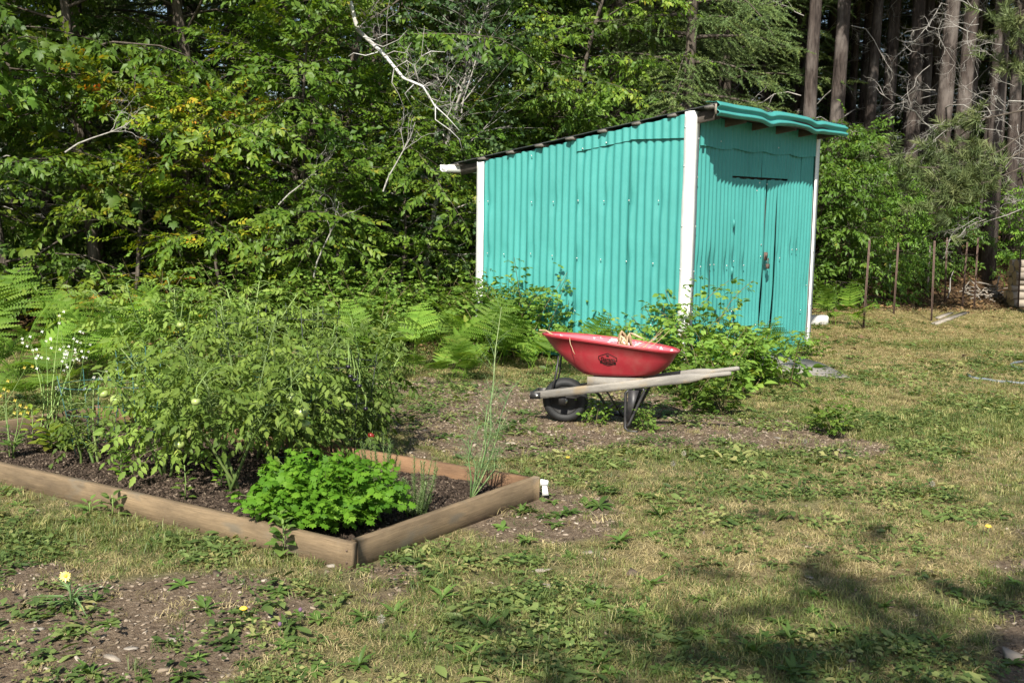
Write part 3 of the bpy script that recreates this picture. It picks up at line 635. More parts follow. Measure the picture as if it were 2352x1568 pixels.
# ================================================================== WHEELBARROW
WB = thing('wheelbarrow', 'red wheelbarrow with grey wooden handles and one black tyre beside the shed', 'wheelbarrow', (.9, 7.55, float(gz(.9, 7.55))), math.radians(-13))
def tray():
    # rings: (u_front, u_rear, half width front, half width rear, z_front, z_rear)
    rings = [(-.685, .300, .150, .225, .650, .562), (-.690, .305, .158, .232, .640, .552), (-.678, .292, .145, .22, .640, .553),
             (-.600, .262, .155, .205, .545, .495), (-.510, .220, .160, .190, .465, .440), (-.430, .170, .155, .175, .405, .402), (-.385, .135, .150, .165, .376, .388), (-.355, .105, .135, .145, .370, .383)]
    NA = 44; V = []
    for (uf, ur, wf, wr, zf, zr) in rings:
        for k in range(NA):
            a = 2*math.pi*k/NA; c, s = math.cos(a), math.sin(a); ex = .55
            cu = math.copysign(abs(c)**ex, c); cs = math.copysign(abs(s)**(.62), s)
            t = (cu+1)/2; u = uf + t*(ur-uf); bulge = 1 + .42*(1-cu*cu)*(.9 if zf > .5 else .55); hw = (wf + t*(wr-wf))*bulge
            hw = min(hw, .292 if zf > .6 else .30); z = zf + t*(zr-zf) + .012*math.sin(t*math.pi)*(1 if zf > .55 else 0)
            V.append((u, cs*hw, z - .055*cs*(hw/.29)*.26))
    Q = []
    for r in range(len(rings)-1):
        for k in range(NA): m = (k+1) % NA; Q.append([r*NA+k, (r+1)*NA+k, (r+1)*NA+m, r*NA+m])
    last = (len(rings)-1)*NA
    return np.array(V), Q, [list(range(last, last+NA))[::-1]], NA
tV, tQ, tE, NA = tray()
to = link('tray', mesh_np('tray', tV, [tQ, tE], M['red'], smooth=True), WB)
# inner skin, slightly inside the outer one
iV = tV.copy(); ctr = np.array([-.2, 0, 0]); iV[:, :2] = ctr[:2] + (iV[:, :2]-ctr[:2])*.975; iV[:, 2] += .006; iV[:NA, 2] -= .008
link('tray_inside', mesh_np('tray_inside', iV[NA:], [np.array(tQ[NA:])[:, ::-1]-NA, np.array(tE)[:, ::-1]-NA], M['redin'], smooth=True), to)
rimP = np.concatenate([tV[:NA], tV[:1], tV[1:2]]); V, Qr, T = tube(rimP, .0085, 8, False); link('rim', mesh_np('rim', V, [Qr], M['red'], smooth=True), to)
# printed badge on the near side
def tray_side(u, z):
    """point on the near outer skin at height z, position u"""
    best = None
    m = tV[NA*2:].reshape(-1, NA, 3); cand = []
    for k in range(NA):
        col = m[:, k]
        if col[0, 1] > -.05: continue
        zz = col[::-1, 2]; cand.append([np.interp(z, zz, col[::-1, 0]), np.interp(z, zz, col[::-1, 1])])
    cand = np.array(cand); o_ = np.argsort(cand[:, 0]); return np.array([u, np.interp(u, cand[o_, 0], cand[o_, 1]), z])
LC = (-.178, .515)
def badge_mesh():
    mb = MB()
    def stroke(pts, w, off=.0035):
        for a, b in zip(pts[:-1], pts[1:]):
            P = [tray_side(LC[0]+a[0]+(b[0]-a[0])*t, LC[1]+a[1]+(b[1]-a[1])*t)+np.array([0, -off, 0]) for t in np.linspace(0, 1, 4)]
            for p, q in zip(P[:-1], P[1:]):
                d = unit(q-p); s = unit(np.cross(d, (0, -1, 0)))*w/2; p2, q2 = p-d*w*.3, q+d*w*.3
                mb.add([p2-s, p2+s, q2+s, q2-s], [[[0, 1, 2, 3]]])
    stroke([(-.066, .004), (-.064, .020), (0, .044), (.064, .014), (.066, -.004), (.056, -.008)], .0042)
    stroke([(-.066, .004), (-.056, -.006)], .004); stroke([(-.034, -.034), (0, -.046), (.036, -.036)], .004)
    # dark banner with gaps for its letters is drawn as two bars and letter strokes
    for k in range(3): stroke([(-.006+k*.006-.002, .030), (-.006+k*.006+.002, .022)], .006)
    return mb
o = badge_mesh().build('badge', M['black_ink'], to); o['kind'] = 'stuff'
def text_part(body, size, c, mat, parent, name, off=.004, bold=0):
    cu = bpy.data.curves.new('lettering', 'FONT'); cu.body = body; cu.size = size; cu.align_x = 'CENTER'; cu.align_y = 'CENTER'; cu.offset = bold; cu.resolution_u = 3
    tmp = bpy.data.objects.new('lettering', cu); C.objects.link(tmp); dg = bpy.context.evaluated_depsgraph_get(); me = bpy.data.meshes.new_from_object(tmp.evaluated_get(dg)); bpy.data.objects.remove(tmp); bpy.data.curves.remove(cu)
    for vtx in me.vertices: vtx.co = Vector(tray_side(LC[0]+c[0]+vtx.co.x, LC[1]+c[1]+vtx.co.y - .06*vtx.co.x) + np.array([0, -off, 0]))
    me.materials.clear(); me.materials.append(mat); me.name = name; return link(name, me, parent)
text_part('Garant', .036, (0, .0), M['black_ink'], to, 'lettering', bold=.0009)
bn = MB()
P = [tray_side(LC[0]+u, LC[1]+z-.06*u)+np.array([0, -.0035, 0]) for z in (-.034, -.0155) for u in np.linspace(-.056, .058, 8)]
bn.add(P, [[[k, k+1, k+9, k+8] for k in range(7)]]); bn.build('banner', M['black_ink'], to)
text_part('PRO SERIES', .0165, (.001, -.0248), M['red'], to, 'banner_lettering', off=.0055)
text_part('', .01, (0, 0), M['red'], to, 'x') if False else None
# handles: square timber with rounded grips
def handle(A, B, gl):
    A, B = np.array(A), np.array(B); d = unit(B-A); L_ = np.linalg.norm(B-A); R3 = frames(d, np.array([0, 0, 1.0])); V = []; n = 12
    secs = [(0, .019, .029, 8), (L_-gl-.10, .019, .033, 8), (L_-gl-.03, .018, .024, 5), (L_-gl, .016, .017, 2), (L_-gl*.5, .0165, .0165, 2), (L_-.015, .0165, .0165, 2), (L_, .012, .012, 2)]
    for s, hw, hh_, p in secs:
        for k in range(n):
            a = 2*math.pi*(k+.5)/n; c, si = math.cos(a), math.sin(a); q = (abs(c)**p + abs(si)**p)**(-1/p); V.append(A + R3 @ np.array([c*q*hw, s, si*q*hh_]))
    Q = [[r*n+k, r*n+(k+1) % n, (r+1)*n+(k+1) % n, (r+1)*n+k] for r in range(len(secs)-1) for k in range(n)]
    V = np.array(V); loc = A.copy(); Rm = np.stack([d, -R3[:, 0], R3[:, 2]], 1)
    o = link('handle', mesh_np('handle', (V-loc) @ Rm, [Q, [list(range(n))[::-1], list(range((len(secs)-1)*n, len(secs)*n))]], M['greywood']), WB)
    o.matrix_local = Matrix.Translation(loc) @ Matrix(Rm.tolist()).to_4x4(); return o
HA0, HA1, HB0, HB1 = np.array((-.715, -.115, .207)), np.array((.675, -.252, .463)), np.array((-.70, .115, .195)), np.array((.722, .225, .428))
handle(HA0, HA1, .19); handle(HB0, HB1, .19)
hp_ = lambda A, B, u: A + (B-A)*((u-A[0])/(B[0]-A[0]))
# wedges between handle and tray
for A, B in ((HA0, HA1), (HB0, HB1)):
    p0, p1 = hp_(A, B, -.33), hp_(A, B, .07); zt_ = .372; pr = [(p0[0], p0[2]+.022), (p1[0], p1[2]+.020), (p1[0], max(zt_+.014, p1[2]+.024)), (p0[0], zt_)]
    V = [(u, p0[1]+(p1[1]-p0[1])*(u-p0[0])/(p1[0]-p0[0])+s*.016, z) for s in (-1, 1) for u, z in pr]
    link('wedge', mesh_np('wedge', V, [[[0, 3, 2, 1], [4, 5, 6, 7], [0, 1, 5, 4], [2, 3, 7, 6], [1, 2, 6, 5], [0, 4, 7, 3]]], M['greywood']), WB)
# wheel
wc = np.array((-.515, 0, .165)); wheel = thing('wheel', '', 'x'); del wheel['label']; del wheel['category']; wheel.parent = WB; wheel.location = wc; wheel.rotation_euler = (0, 0, math.radians(6))
prof = [(.100, -.030), (.112, -.044), (.130, -.050), (.148, -.044), (.160, -.028), (.1655, -.012), (.1655, .012), (.160, .028), (.148, .044), (.130, .050), (.112, .044), (.100, .030), (.100, -.030)]
MB().lathe(prof, (0, 0, 0), (0, 1, 0), 40).build('tyre', M['rubber'], wheel, True)
MB().lathe([(.012, -.03), (.05, -.022), (.085, -.018), (.097, -.034), (.104, -.036), (.104, .036), (.097, .034), (.085, .018), (.05, .022), (.012, .03)], (0, 0, 0), (0, 1, 0), 32).build('wheel_rim', M['hub'], wheel, True)
MB().tube([(0, -.11, 0), (0, .11, 0)], .009, 10).tube([(0, -.06, 0), (0, -.035, 0)], .02, 12).build('axle', M['screw'], wheel)
for A, B, s in ((HA0, HA1, -1), (HB0, HB1, 1)):   # axle brackets under the handles
    q = hp_(A, B, -.515); MB().box((q[0], q[1]+s*-.005, (q[2]-.02+.155)/2), (.05, .006, max(.02, q[2]-.02-.145))).build('axle_bracket', M['steel'], WB)
    e = hp_(A, B, -.70); MB().box((e[0]-.012, e[1]+s*.024, e[2]), (.075, .004, .05)).box((e[0]-.048, e[1]+s*.004, e[2]), (.005, .046, .05)).build('end_bracket', M['steel'], WB)
    MB().lathe([(0, .008), (.010, .006), (.012, 0)], (e[0]+.0, e[1]+s*.026, e[2]), (0, s, 0), 8).build('bolt', M['screw'], WB)
MB().beam((-.752, -.13, .205), (-.752, .13, .193), .006, .045).build('nose_guard', M['steel'], WB)
# legs: bent steel straps with a foot bar, and diagonal braces
def strap(name, pts, w=.03, t=.006):
    m = MB()
    for a, b in zip(pts[:-1], pts[1:]): m.beam(a, b, w, t, up=(1, .2, .1))
    return m.build(name, M['steel'], WB)
for A, B, s, fx_ in ((HA0, HA1, -1, .04), (HB0, HB1, 1, .06)):
    q0, q1 = hp_(A, B, -.02), hp_(A, B, .07); z0 = float(gz(.9, 7.4))*0
    l = MB().tube([(q0[0], q0[1], q0[2]-.03), (q0[0]-.03, q0[1]+s*.005, q0[2]-.06), (-.045, s*.215, .09), (-.045, s*.215, .03), (-.02, s*.24, .012), (.05, s*.275, .018)], .0105, 8)
    l.tube([(q1[0], q1[1], q1[2]-.03), (q1[0]+.01, q1[1], q1[2]-.06), (-.015, s*.21, .06), (-.035, s*.215, .035)], .0105, 8); l.box(((q0[0]+q1[0])/2, q0[1], (q0[2]+q1[2])/2-.034), (.15, .03, .008)); l.build('leg', M['steel'], WB)
MB().tube([hp_(HA0, HA1, -.19)+np.array([0, .01, -.03]), (-.11, .2, .02)], .0075, 6).build('brace', M['steel'], WB)
MB().tube([hp_(HB0, HB1, -.34)+np.array([0, 0, -.03]), (-.29, .12, .20), (-.255, .13, .15), (-.20, .17, .05), (-.06, .21, .03)], .010, 6).build('brace', M['steel'], WB)
MB().tube([(-.04, -.21, .12), (-.04, .21, .115)], .008, 6).build('brace', M['steel'], WB)
for s in (-1, 1): MB().add([(-.035, s*.212, .07), (-.02, s*.212, .065), (.045, s*.205, .30), (-.03, s*.205, .30)], [[[0, 1, 2, 3]]]).build('leg_plate', M['steel'], WB).modifiers.new('t', 'SOLIDIFY').thickness = .003
for s in (-1, 1): MB().tube([(-.56, s*.05, .50), (-.575, s*.075, .36), (-.60, s*.10, .235)], .008, 6).build('tray_strut', M['steel'], WB)
MB().box((0.0, 0, .366), (.05, .30, .02)).build('cross_bar', M['steel'], WB)

# dried weeds lying in the tray
rg = np.random.default_rng(3); dw = MB(); Mw = np.array(WB.matrix_basis)
Rz = np.array([[math.cos(-.2269), -math.sin(-.2269), 0], [math.sin(-.2269), math.cos(-.2269), 0], [0, 0, 1]]); OW = np.array([.9, 7.55, float(gz(.9, 7.55))])
for k in range(26):
    b = np.array([rg.uniform(-.32, .0), rg.uniform(-.05, .14), rg.uniform(.46, .52)]); d = np.array([rg.normal(0, 1), rg.normal(0, .4), rg.uniform(.1, .5)])
    dw.tube(curve_pts(b, d, rg.uniform(.10, .24), 5, (0, 0, -.8), rg, .15) @ Rz.T, np.linspace(.0035, .0015, 5), 4, rnd=rg.random())
for c0 in ((-.14, .10, .50), (-.16, .12, .48), (-.12, .06, .5)):
    P = curve_pts(c0, (rg.normal(0, .2), 0, 1), .19, 6, (0, 0, -1), rg, .12); dw.tube(P @ Rz.T, np.linspace(.008, .003, 6), 5, rnd=.8)
    for k in range(12):
        p = P[rg.integers(1, 6)]; Q_ = curve_pts(p, (rg.normal(0, 1), rg.normal(0, 1), -1.2), .12, 4, (0, 0, -3), rg, .2); dw.tube(Q_ @ Rz.T, np.array([.004, .010, .008, .002]), 4, rnd=rg.random())
for k in range(5):
    P = curve_pts((-.06+.02*k, .05, .52), (.9, .3, rg.uniform(.2, .8)), .28, 6, (0, 0, -.4), rg, .1); dw.tube(P @ Rz.T, np.linspace(.003, .001, 6), 4, rnd=rg.random())
P = curve_pts((-.60, -.1, .655), (-.9, .1, .2), .12, 5, (0, 0, -1), rg, .3); dw.tube(P @ Rz.T, .006, 5, rnd=.6); P = curve_pts((-.45, -.24, .655), (.1, -.6, -.3), .13, 6, (0, 0, -6), rg, .2); dw.tube(P @ Rz.T, .0025, 5, rnd=.7)
o = dw.build('dried_weeds', M['drystalk']); o.location = OW; tag(o, 'dry straw-coloured uprooted weeds lying in the red wheelbarrow tray', 'weeds')

# ================================================================== RAISED BED
bed = thing('raised_garden_bed', 'low raised garden bed framed with weathered brown boards', 'garden bed', (BN[0], BN[1], 0))
def board(a, b, z0, z1, th, mat, ext=(0, 0), inward=1, bow=0.0):
    d = np.array([*(b-a), 0.0]); L_ = np.linalg.norm(d); d /= L_; ang = math.atan2(d[1], d[0]); n = 24; V = []
    rgb_ = np.random.default_rng(int(L_*1000))
    top = .006*(fbm(np.linspace(0, 6, n), np.zeros(n)+L_, 3, 3)-.5)
    for k in range(n):
        x = -ext[0] + (L_+ext[0]+ext[1])*k/(n-1); y = bow*math.sin(math.pi*k/(n-1)); e = .003
        for yy, zz in ((0, z0), (0, z1-e), (e, z1), (th-e, z1), (th, z1-e), (th, z0)): V.append((x, y+yy*inward, zz + (top[k] if zz > .05 else 0)))
    Q = [[k*6+j, (k+1)*6+j, (k+1)*6+(j+1) % 6, k*6+(j+1) % 6] for k in range(n-1) for j in range(6)]
    if inward < 0: Q = [q[::-1] for q in Q]
    o = link('board', mesh_np('board', V, [Q, [list(range(6))[::-1], list(range((n-1)*6, n*6))]], M[mat]), bed, (a[0]-BN[0], a[1]-BN[1], 0), (0, 0, ang)); return o
board(BN, BL, -.05, .115, .040, 'oldwood', inward=-1, bow=-.02)
board(BN, BR, -.05, .122, .040, 'oldwood', ext=(-.042, .02), inward=1)
board(BR, BB, -.05, .122, .040, 'redwood', ext=(-.042, 0), inward=1)
board(BL, BB, -.05, .118, .040, 'oldwood', ext=(-.045, -.045), inward=-1)
tg = MB(); e_ = BR + (BR-BN)/np.linalg.norm(BR-BN)*.012
tg.add([(e_[0]+.008, e_[1]-.002, .075), (e_[0]+.05, e_[1]-.004, .072), (e_[0]+.052, e_[1]-.006, .105), (e_[0]+.010, e_[1]-.003, .112)], [[[0, 1, 2, 3]]])
tg.add([(e_[0]+.02, e_[1]-.006, .02), (e_[0]+.055, e_[1]-.012, .025), (e_[0]+.045, e_[1]-.004, .073), (e_[0]+.02, e_[1]-.003, .073)], [[[0, 1, 2, 3]]])
o = tg.build('paper_tag', M['tagw'], bed); o.location = (-BN[0], -BN[1], 0); o.modifiers.new('t', 'SOLIDIFY').thickness = .001
for z_ in (.03, .085): MB().lathe([(0, .002), (.004, .002), (.0045, 0)], (-.003-.022*.861, .022*.508-.002*0-.004, z_), (-.508, -.861, 0), 8).build('nail', M['rust'], bed)
# soil in the bed
def soil_z(x, y): return .045 + .05*(fbm(x*3, y*3, 40, 4)-.5)
gx, gy = np.meshgrid(np.linspace(0.012, .988, 110), np.linspace(.03, .97, 60), indexing='ij')
PX = BN[0] + gx*(BL-BN)[0] + gy*(BR-BN)[0]; PY = BN[1] + gx*(BL-BN)[1] + gy*(BR-BN)[1]; PZ = soil_z(PX, PY) + .02*(fbm(PX*14, PY*14, 6, 3)-.5)
i, j = np.meshgrid(np.arange(109), np.arange(59), indexing='ij'); Q = np.stack([i*60+j, i*60+j+1, (i+1)*60+j+1, (i+1)*60+j], -1).reshape(-1, 4)
ms, N, L, B = nmat('dark_garden_soil'); v = objvec(N, L); n1 = noise(N, L, 45, 8, v, .7); r = ramp(N, [(.3, (.032, .023, .017)), (.52, (.075, .055, .042)), (.72, (.15, .115, .088))]); L.new(n1.outputs[0], r.inputs[0]); L.new(r.outputs[0], B.inputs['Base Color']); B.inputs['Roughness'].default_value = .95; B.inputs['Specular IOR Level'].default_value = .1; bump(N, L, n1.outputs[0], 1, .02, B)
struct(link('garden_soil', mesh_np('garden_soil', np.stack([PX, PY, PZ], -1).reshape(-1, 3), [Q], ms, smooth=True)))

# ================================================================== FENCE POSTS AND YARD THINGS ON THE RIGHT
def zpx(zx, zy): return (2900+zx*.47838)/1.63265, (800+zy*.47838)/1.63265
posts = [((755, 210), (705, 905), 'rust', 'rusty metal fence post nearest the shed, set in the lawn edge'), ((918, 270), (912, 690), 'greenpost', 'only green painted metal fence post, before the leafy sapling'),
         ((980, 230), (943, 795), 'rust', 'brown metal fence post right beside the green post'), ((1230, 250), (1205, 690), 'greypost', 'grey short metal fence post behind the row of rusty posts'),
         ((1265, 215), (1238, 850), 'rust', 'rusty fence post at the end of the grey plank on the grass'), ((1363, 190), (1342, 710), 'rust', 'tall reddish rusty fence post beside the thin white stem'),
         ((1522, 225), (1480, 740), 'rust', 'brown leaning fence post before the small bush by the bank'), ((1605, 195), (1573, 745), 'rust', 'rusty fence post beside the pale stick pile'),
         ((1940, 270), (1918, 745), 'rust', 'thin brown fence post standing before the firewood stack')]
for (a, b, mt, lb) in posts:
    p = G(*zpx(*b)); 
    for _ in range(6): p = G(*zpx(*b), z=float(gz(p[0], p[1])))
    q = AT(*zpx(*a), p[1]); d = q-p; m = MB(); w = .016
    up = unit(np.array([d[0], d[1], d[2]])); L_ = np.linalg.norm(d); Rm = frames(up, np.array([0, -1.0, 0.0])); 
    m.box((0, L_/2-.1, 0), (.027, L_+.2, .006)); m.box((0, L_/2-.1, .014), (.006, L_+.2, .024))
    for k in range(int(L_/.09)): m.box((0, k*.09+.05, -.006), (.012, .02, .010))
    o = m.build('fence_post', M[mt]); V = np.zeros(len(o.data.vertices)*3); o.data.vertices.foreach_get('co', V); o.data.vertices.foreach_set('co', (V.reshape(-1, 3) @ Rm.T).ravel()); o.location = p; o.data.update(); tag(o, lb, 'fence post', 'metal posts left from a fence')
def ground_pt(px, py, dz=0.0):
    p = G(px, py)
    for _ in range(8): p = G(px, py, float(gz(p[0], p[1])))
    p[2] += dz; return p
for (a, b, lb, w) in (((1262, 880), (1512, 788), 'long grey plank lying on the grass beside a rusty post', .09), ((1290, 832), (1392, 792), 'short grey plank lying behind the longer one', .07)):
    p, q = ground_pt(*zpx(*a), .02), ground_pt(*zpx(*b), .03); d = q-p; o = MB().box((np.linalg.norm(d)/2, 0, 0), (np.linalg.norm(d), w, .03)).build('plank', M['driftwood']); o.location = p; o.rotation_euler = (0, 0, math.atan2(d[1], d[0])); tag(o, lb, 'plank')
def rock(name, p, s, mat, label, cat, seed, group=None):
    m = MB().sphere((0, 0, 0), s, 14, 9); me = m.mesh(name, M[mat], True); V = np.zeros(len(me.vertices)*3); me.vertices.foreach_get('co', V); V = V.reshape(-1, 3)
    k = 1 + .5*(fbm(V[:, 0]/s[0]*1.3+seed, V[:, 1]/s[1]*1.3+V[:, 2]/s[2], seed, 3)-.5)[:, None]; me.vertices.foreach_set('co', (V*k).ravel()); me.update()
    o = link(name, me, None, p, (0, 0, seed*1.7)); tag(o, label, cat, group); return o
p = ground_pt(*zpx(318, 875), .06); o = MB().box((0, 0, 0), (.36, .16, .15)).build('concrete_block', M['stone']); o.location = p; o.rotation_euler = (0, 0, .15); o.modifiers.new('b', 'BEVEL').width = .02; tag(o, 'pale concrete block lying in the grass beside the shed corner', 'block')
# firewood stack at the right edge
rgf = np.random.default_rng(5); fb = ground_pt(*zpx(1955, 748)) + np.array([.24, .25, 0]); rows = [0, .13, .25, .36, .47, .57, .66]
pos_words = ['bottom', 'second', 'third', 'fourth', 'fifth', 'sixth', 'top']
for k, h in enumerate(rows):
    for c in range(3 if k < 5 else 2):
        r_ = rgf.uniform(.055, .08); L_ = rgf.uniform(.75, 1.1); x = fb[0] - .30 + c*.03 + rgf.uniform(-.04, .06) + L_/2; y = fb[1] + c*.17 + rgf.uniform(-.02, .02)
        m = MB(); P = np.array([[-L_/2, 0, 0], [-L_/4, rgf.normal(0, .01), .008], [L_/4, rgf.normal(0, .01), 0], [L_/2, 0, 0]]); m.tube(P, [r_*1.0, r_, r_*.95, r_*.9], 9)
        me = m.mesh('firewood_log', M['firewood'], True); me.materials.append(M['cutend'])
        for pl in me.polygons:
            if pl.loop_total == 3: pl.material_index = 1; pl.use_smooth = False
        o = link('firewood_log', me, None, (x, y, float(gz(x, y)) + h + .06), (rgf.uniform(0, 6), 0, rgf.normal(0, .05)))
        tag(o, f'split firewood log in the {pos_words[k]} layer of the stack, {["front","middle","rear"][c]} row', 'firewood', 'firewood stacked by the bank')
# stick pile
sp = ground_pt(*zpx(1640, 690)); rgf = np.random.default_rng(8); m = MB()
for k in range(170):
    a, rr = rgf.uniform(0, 6.28), rgf.random()**.6*.55; h = .38*(1-rr/.6)*rgf.random(); b = sp + np.array([math.cos(a)*rr, math.sin(a)*rr*.6, h+.02]); d = rgf.normal(0, 1, 3)*np.array([1, .6, .28]); m.beam(b, b+unit(d)*rgf.uniform(.1, .3), .022, .014, rnd=rgf.random())
o = m.build('stick_pile', M['driftwood']); tag(o, 'heap of pale split sticks against the earth bank by a rusty post', 'stick pile')
# mullein stalk and thin white stem
p = ground_pt(*zpx(1830, 650)); q = AT(*zpx(1885, 430), p[1]); m = MB(); P = np.linspace(p, q, 8); m.tube(P, np.linspace(.012, .02, 8), 6, rnd=.5)
rgf = np.random.default_rng(9)
for k in range(70): s = rgf.uniform(.25, 1); b = p + (q-p)*s; m.sphere(b + rgf.normal(0, .018, 3), .014, 5, 4, rnd=rgf.random())
for k in range(10): a = rgf.uniform(0, 6.28); V_, F_ = leaf_tpl2(.35); VV, FF, RR = inst(V_, F_, np.zeros(len(V_)), p[None]+[[0, 0, .05]], frames(np.array([[math.cos(a), math.sin(a), .3]]), np.array([[0, 0, 1.]])), .25, np.array([.9])); m.add(VV, [FF], .9)
tag(m.build('mullein_plant', M['lettuce']), 'tall pale yellow mullein stalk standing left of the firewood stack', 'plant')
p = ground_pt(*zpx(1352, 700)); q = AT(*zpx(1412, 450), p[1]); m = MB().tube([p, p+(q-p)*.4+[.02, 0, 0], p+(q-p)*.75-[.02, 0, 0], q], [.014, .011, .009, .006], 6); tag(m.build('leaning_pole', M['deadwood'], smooth=True), 'thin bare whitish pole leaning beside the reddish rusty post', 'pole')
# hose on the lawn
hz = [(2222, 862), (2228, 868), (2245, 873), (2262, 874), (2290, 879), (2318, 881), (2345, 884), (2372, 880), (2390, 866), (2370, 852), (2345, 850), (2328, 846), (2322, 840), (2330, 836), (2360, 832)]
P = np.array([ground_pt(a, b, .014) for a, b in hz]); tag(MB().tube(P, .013, 7).build('garden_hose', M['hose'], smooth=True), 'grey garden hose looped on the dry lawn at the right', 'hose')

# ================================================================== FOREST
R0 = np.random.default_rng(101)
L_cherry, L_aspen, L_aut, L_ash, L_maple = leaf_tpl(.48, .15, .25), leaf_tpl(.85, .1, .1, .5), leaf_tpl(.58, .1, .1), leaf_tpl(.42, .18, .25), lobed_tpl(1.0)
sp_cherry = [spray_tpl(R0, L_cherry, 12, .34, .104, 58, .35, .5) for _ in range(4)]
sp_aspen = [spray_tpl(R0, L_aspen, 11, .32, .062, 70, .3, .8) for _ in range(4)]
sp_aut = [spray_tpl(R0, L_aut, 11, .30, .085, 60, .1, .3) for _ in range(4)]
sp_ash = [spray_tpl(R0, L_ash, 9, .36, .125, 60, .45, .45) for _ in range(4)]
sp_maple = [spray_tpl(R0, L_maple, 7, .36, .13, 65, .4, .6) for _ in range(4)]
sp_spruce = [needle_tpl(R0, 56, .34, .052, .0060, 62, .45, .3) for _ in range(4)]
sp_pine = [needle_tpl(R0, 46, .14, .13, .0045, 50, .9, .0) for _ in range(4)]

PR = {}
for k in range(3):
    w, c = broadleaf(R0, 8.5, .04, 2.3, 44, sp_cherry, .08, .42, -.30, 9, 3, .25); PR['cherry%d' % k] = tree_proto('cherry', w, c, 'bark', 'cherry')
for k in range(2):
    w, c = broadleaf(R0, 8.0, .05, 2.4, 34, sp_maple, .09, .42, -.33, 8, 3, .28); PR['maple%d' % k] = tree_proto('maple', w, c, 'bark', 'maple')
w, c = broadleaf(R0, 4.6, .10, 1.3, 46, sp_aspen, .04, .7, -.2, 5, 3, .22); PR['aspen'] = tree_proto('aspen', w, c, 'deadwood', 'aspen')
for k in range(2):
    w, c = broadleaf(R0, 3.4, .10, 1.25, 22, sp_aut, .028, .40, -.10, 8, 3, .20); PR['autumn%d' % k] = tree_proto('autumn', w, c, 'bark', 'autumn'); PR['yg%d' % k] = (PR['autumn%d' % k][0], None)
    w, c = broadleaf(R0, 3.8, .08, 1.4, 28, sp_aut, .03, .45, -.12, 9, 3, .21); PR['yg%d' % k] = tree_proto('yellowgreen', w, c, 'bark', 'yellowgreen')
w, c = broadleaf(R0, 4.1, .04, 1.75, 58, sp_ash, .04, .55, -.45, 6, 3, .27, prof=lambda t: (1-t*.85)); PR['ash0'] = tree_proto('ash', w, c, 'bark', 'ash')
w, c = broadleaf(R0, 2.6, .05, 1.1, 32, sp_ash, .025, .6, -.4, 5, 3, .24); PR['ash1'] = tree_proto('ash', w, c, 'bark', 'ash')

def spruce(rng, H, h0, R, nb, tr, tw=.30, dead=.0):
    wood = MB(); T = curve_pts((0, 0, -.1), (0, 0, 1), H, 9, (0, 0, .1), rng, .012); hh = np.linspace(0, 1, 9); wood.tube(T, tr*(1-.93*hh)+.01, 9); pos, f, n, sc, rd = [], [], [], [], []
    for b in range(nb):
        t = h0 + (1-h0)*((b+rng.random())/nb)*.97; p = np.array([np.interp(t, hh, T[:, k]) for k in range(3)]); az = b*2.39996 + rng.normal(0, .3); Lb = R*(1-t)**.75*rng.uniform(.75, 1.15)+.2
        out = np.array([math.cos(az), math.sin(az), 0]); P = curve_pts(p, out + np.array([0, 0, rng.uniform(-.05, .2)]), Lb, 7, (0, 0, -.28+.25*t), rng, .05); wood.tube(P, np.linspace(.012+.008*Lb, .004, 7), 4, False); br = rng.random()
        m = max(2, int(Lb/tw)); side = np.cross(out, (0, 0, 1))
        for k in range(m*2):
            s = .2 + .8*(k//2+.5)/m; q = np.array([np.interp(s, np.linspace(0, 1, 7), P[:, j]) for j in range(3)]); sg = 1 if k % 2 else -1; L2 = (.25+.55*(1-s))*min(1, Lb/1.6)*1.5
            d = out*.75 + side*sg*.85 + np.array([0, 0, rng.normal(-.18, .1)]); r = np.clip(.35*br + .65*rng.random(), 0, 1)
            for u in np.arange(0, max(L2, .3), .26):
                pos.append(q + unit(d)*u + np.array([0, 0, -.12*u*u])); f.append(d + rng.normal(0, .25, 3) - np.array([0, 0, .15*u])); n.append(np.array([0, 0, 1.0]) + rng.normal(0, .35, 3)); sc.append(rng.uniform(.8, 1.25)); rd.append(r)
        pos.append(P[-2]); f.append(P[-1]-P[-3]); n.append(np.array([0, 0, 1.0])); sc.append(1.2); rd.append(br)
    return wood, place_sprays(rng, sp_spruce, pos, f, n, sc, rd)
for k in range(2):
    w, c = spruce(R0, 13, .05, 2.9, 115, .15); PR['spruce%d' % k] = tree_proto('spruce', w, c, 'bark', 'spruce')

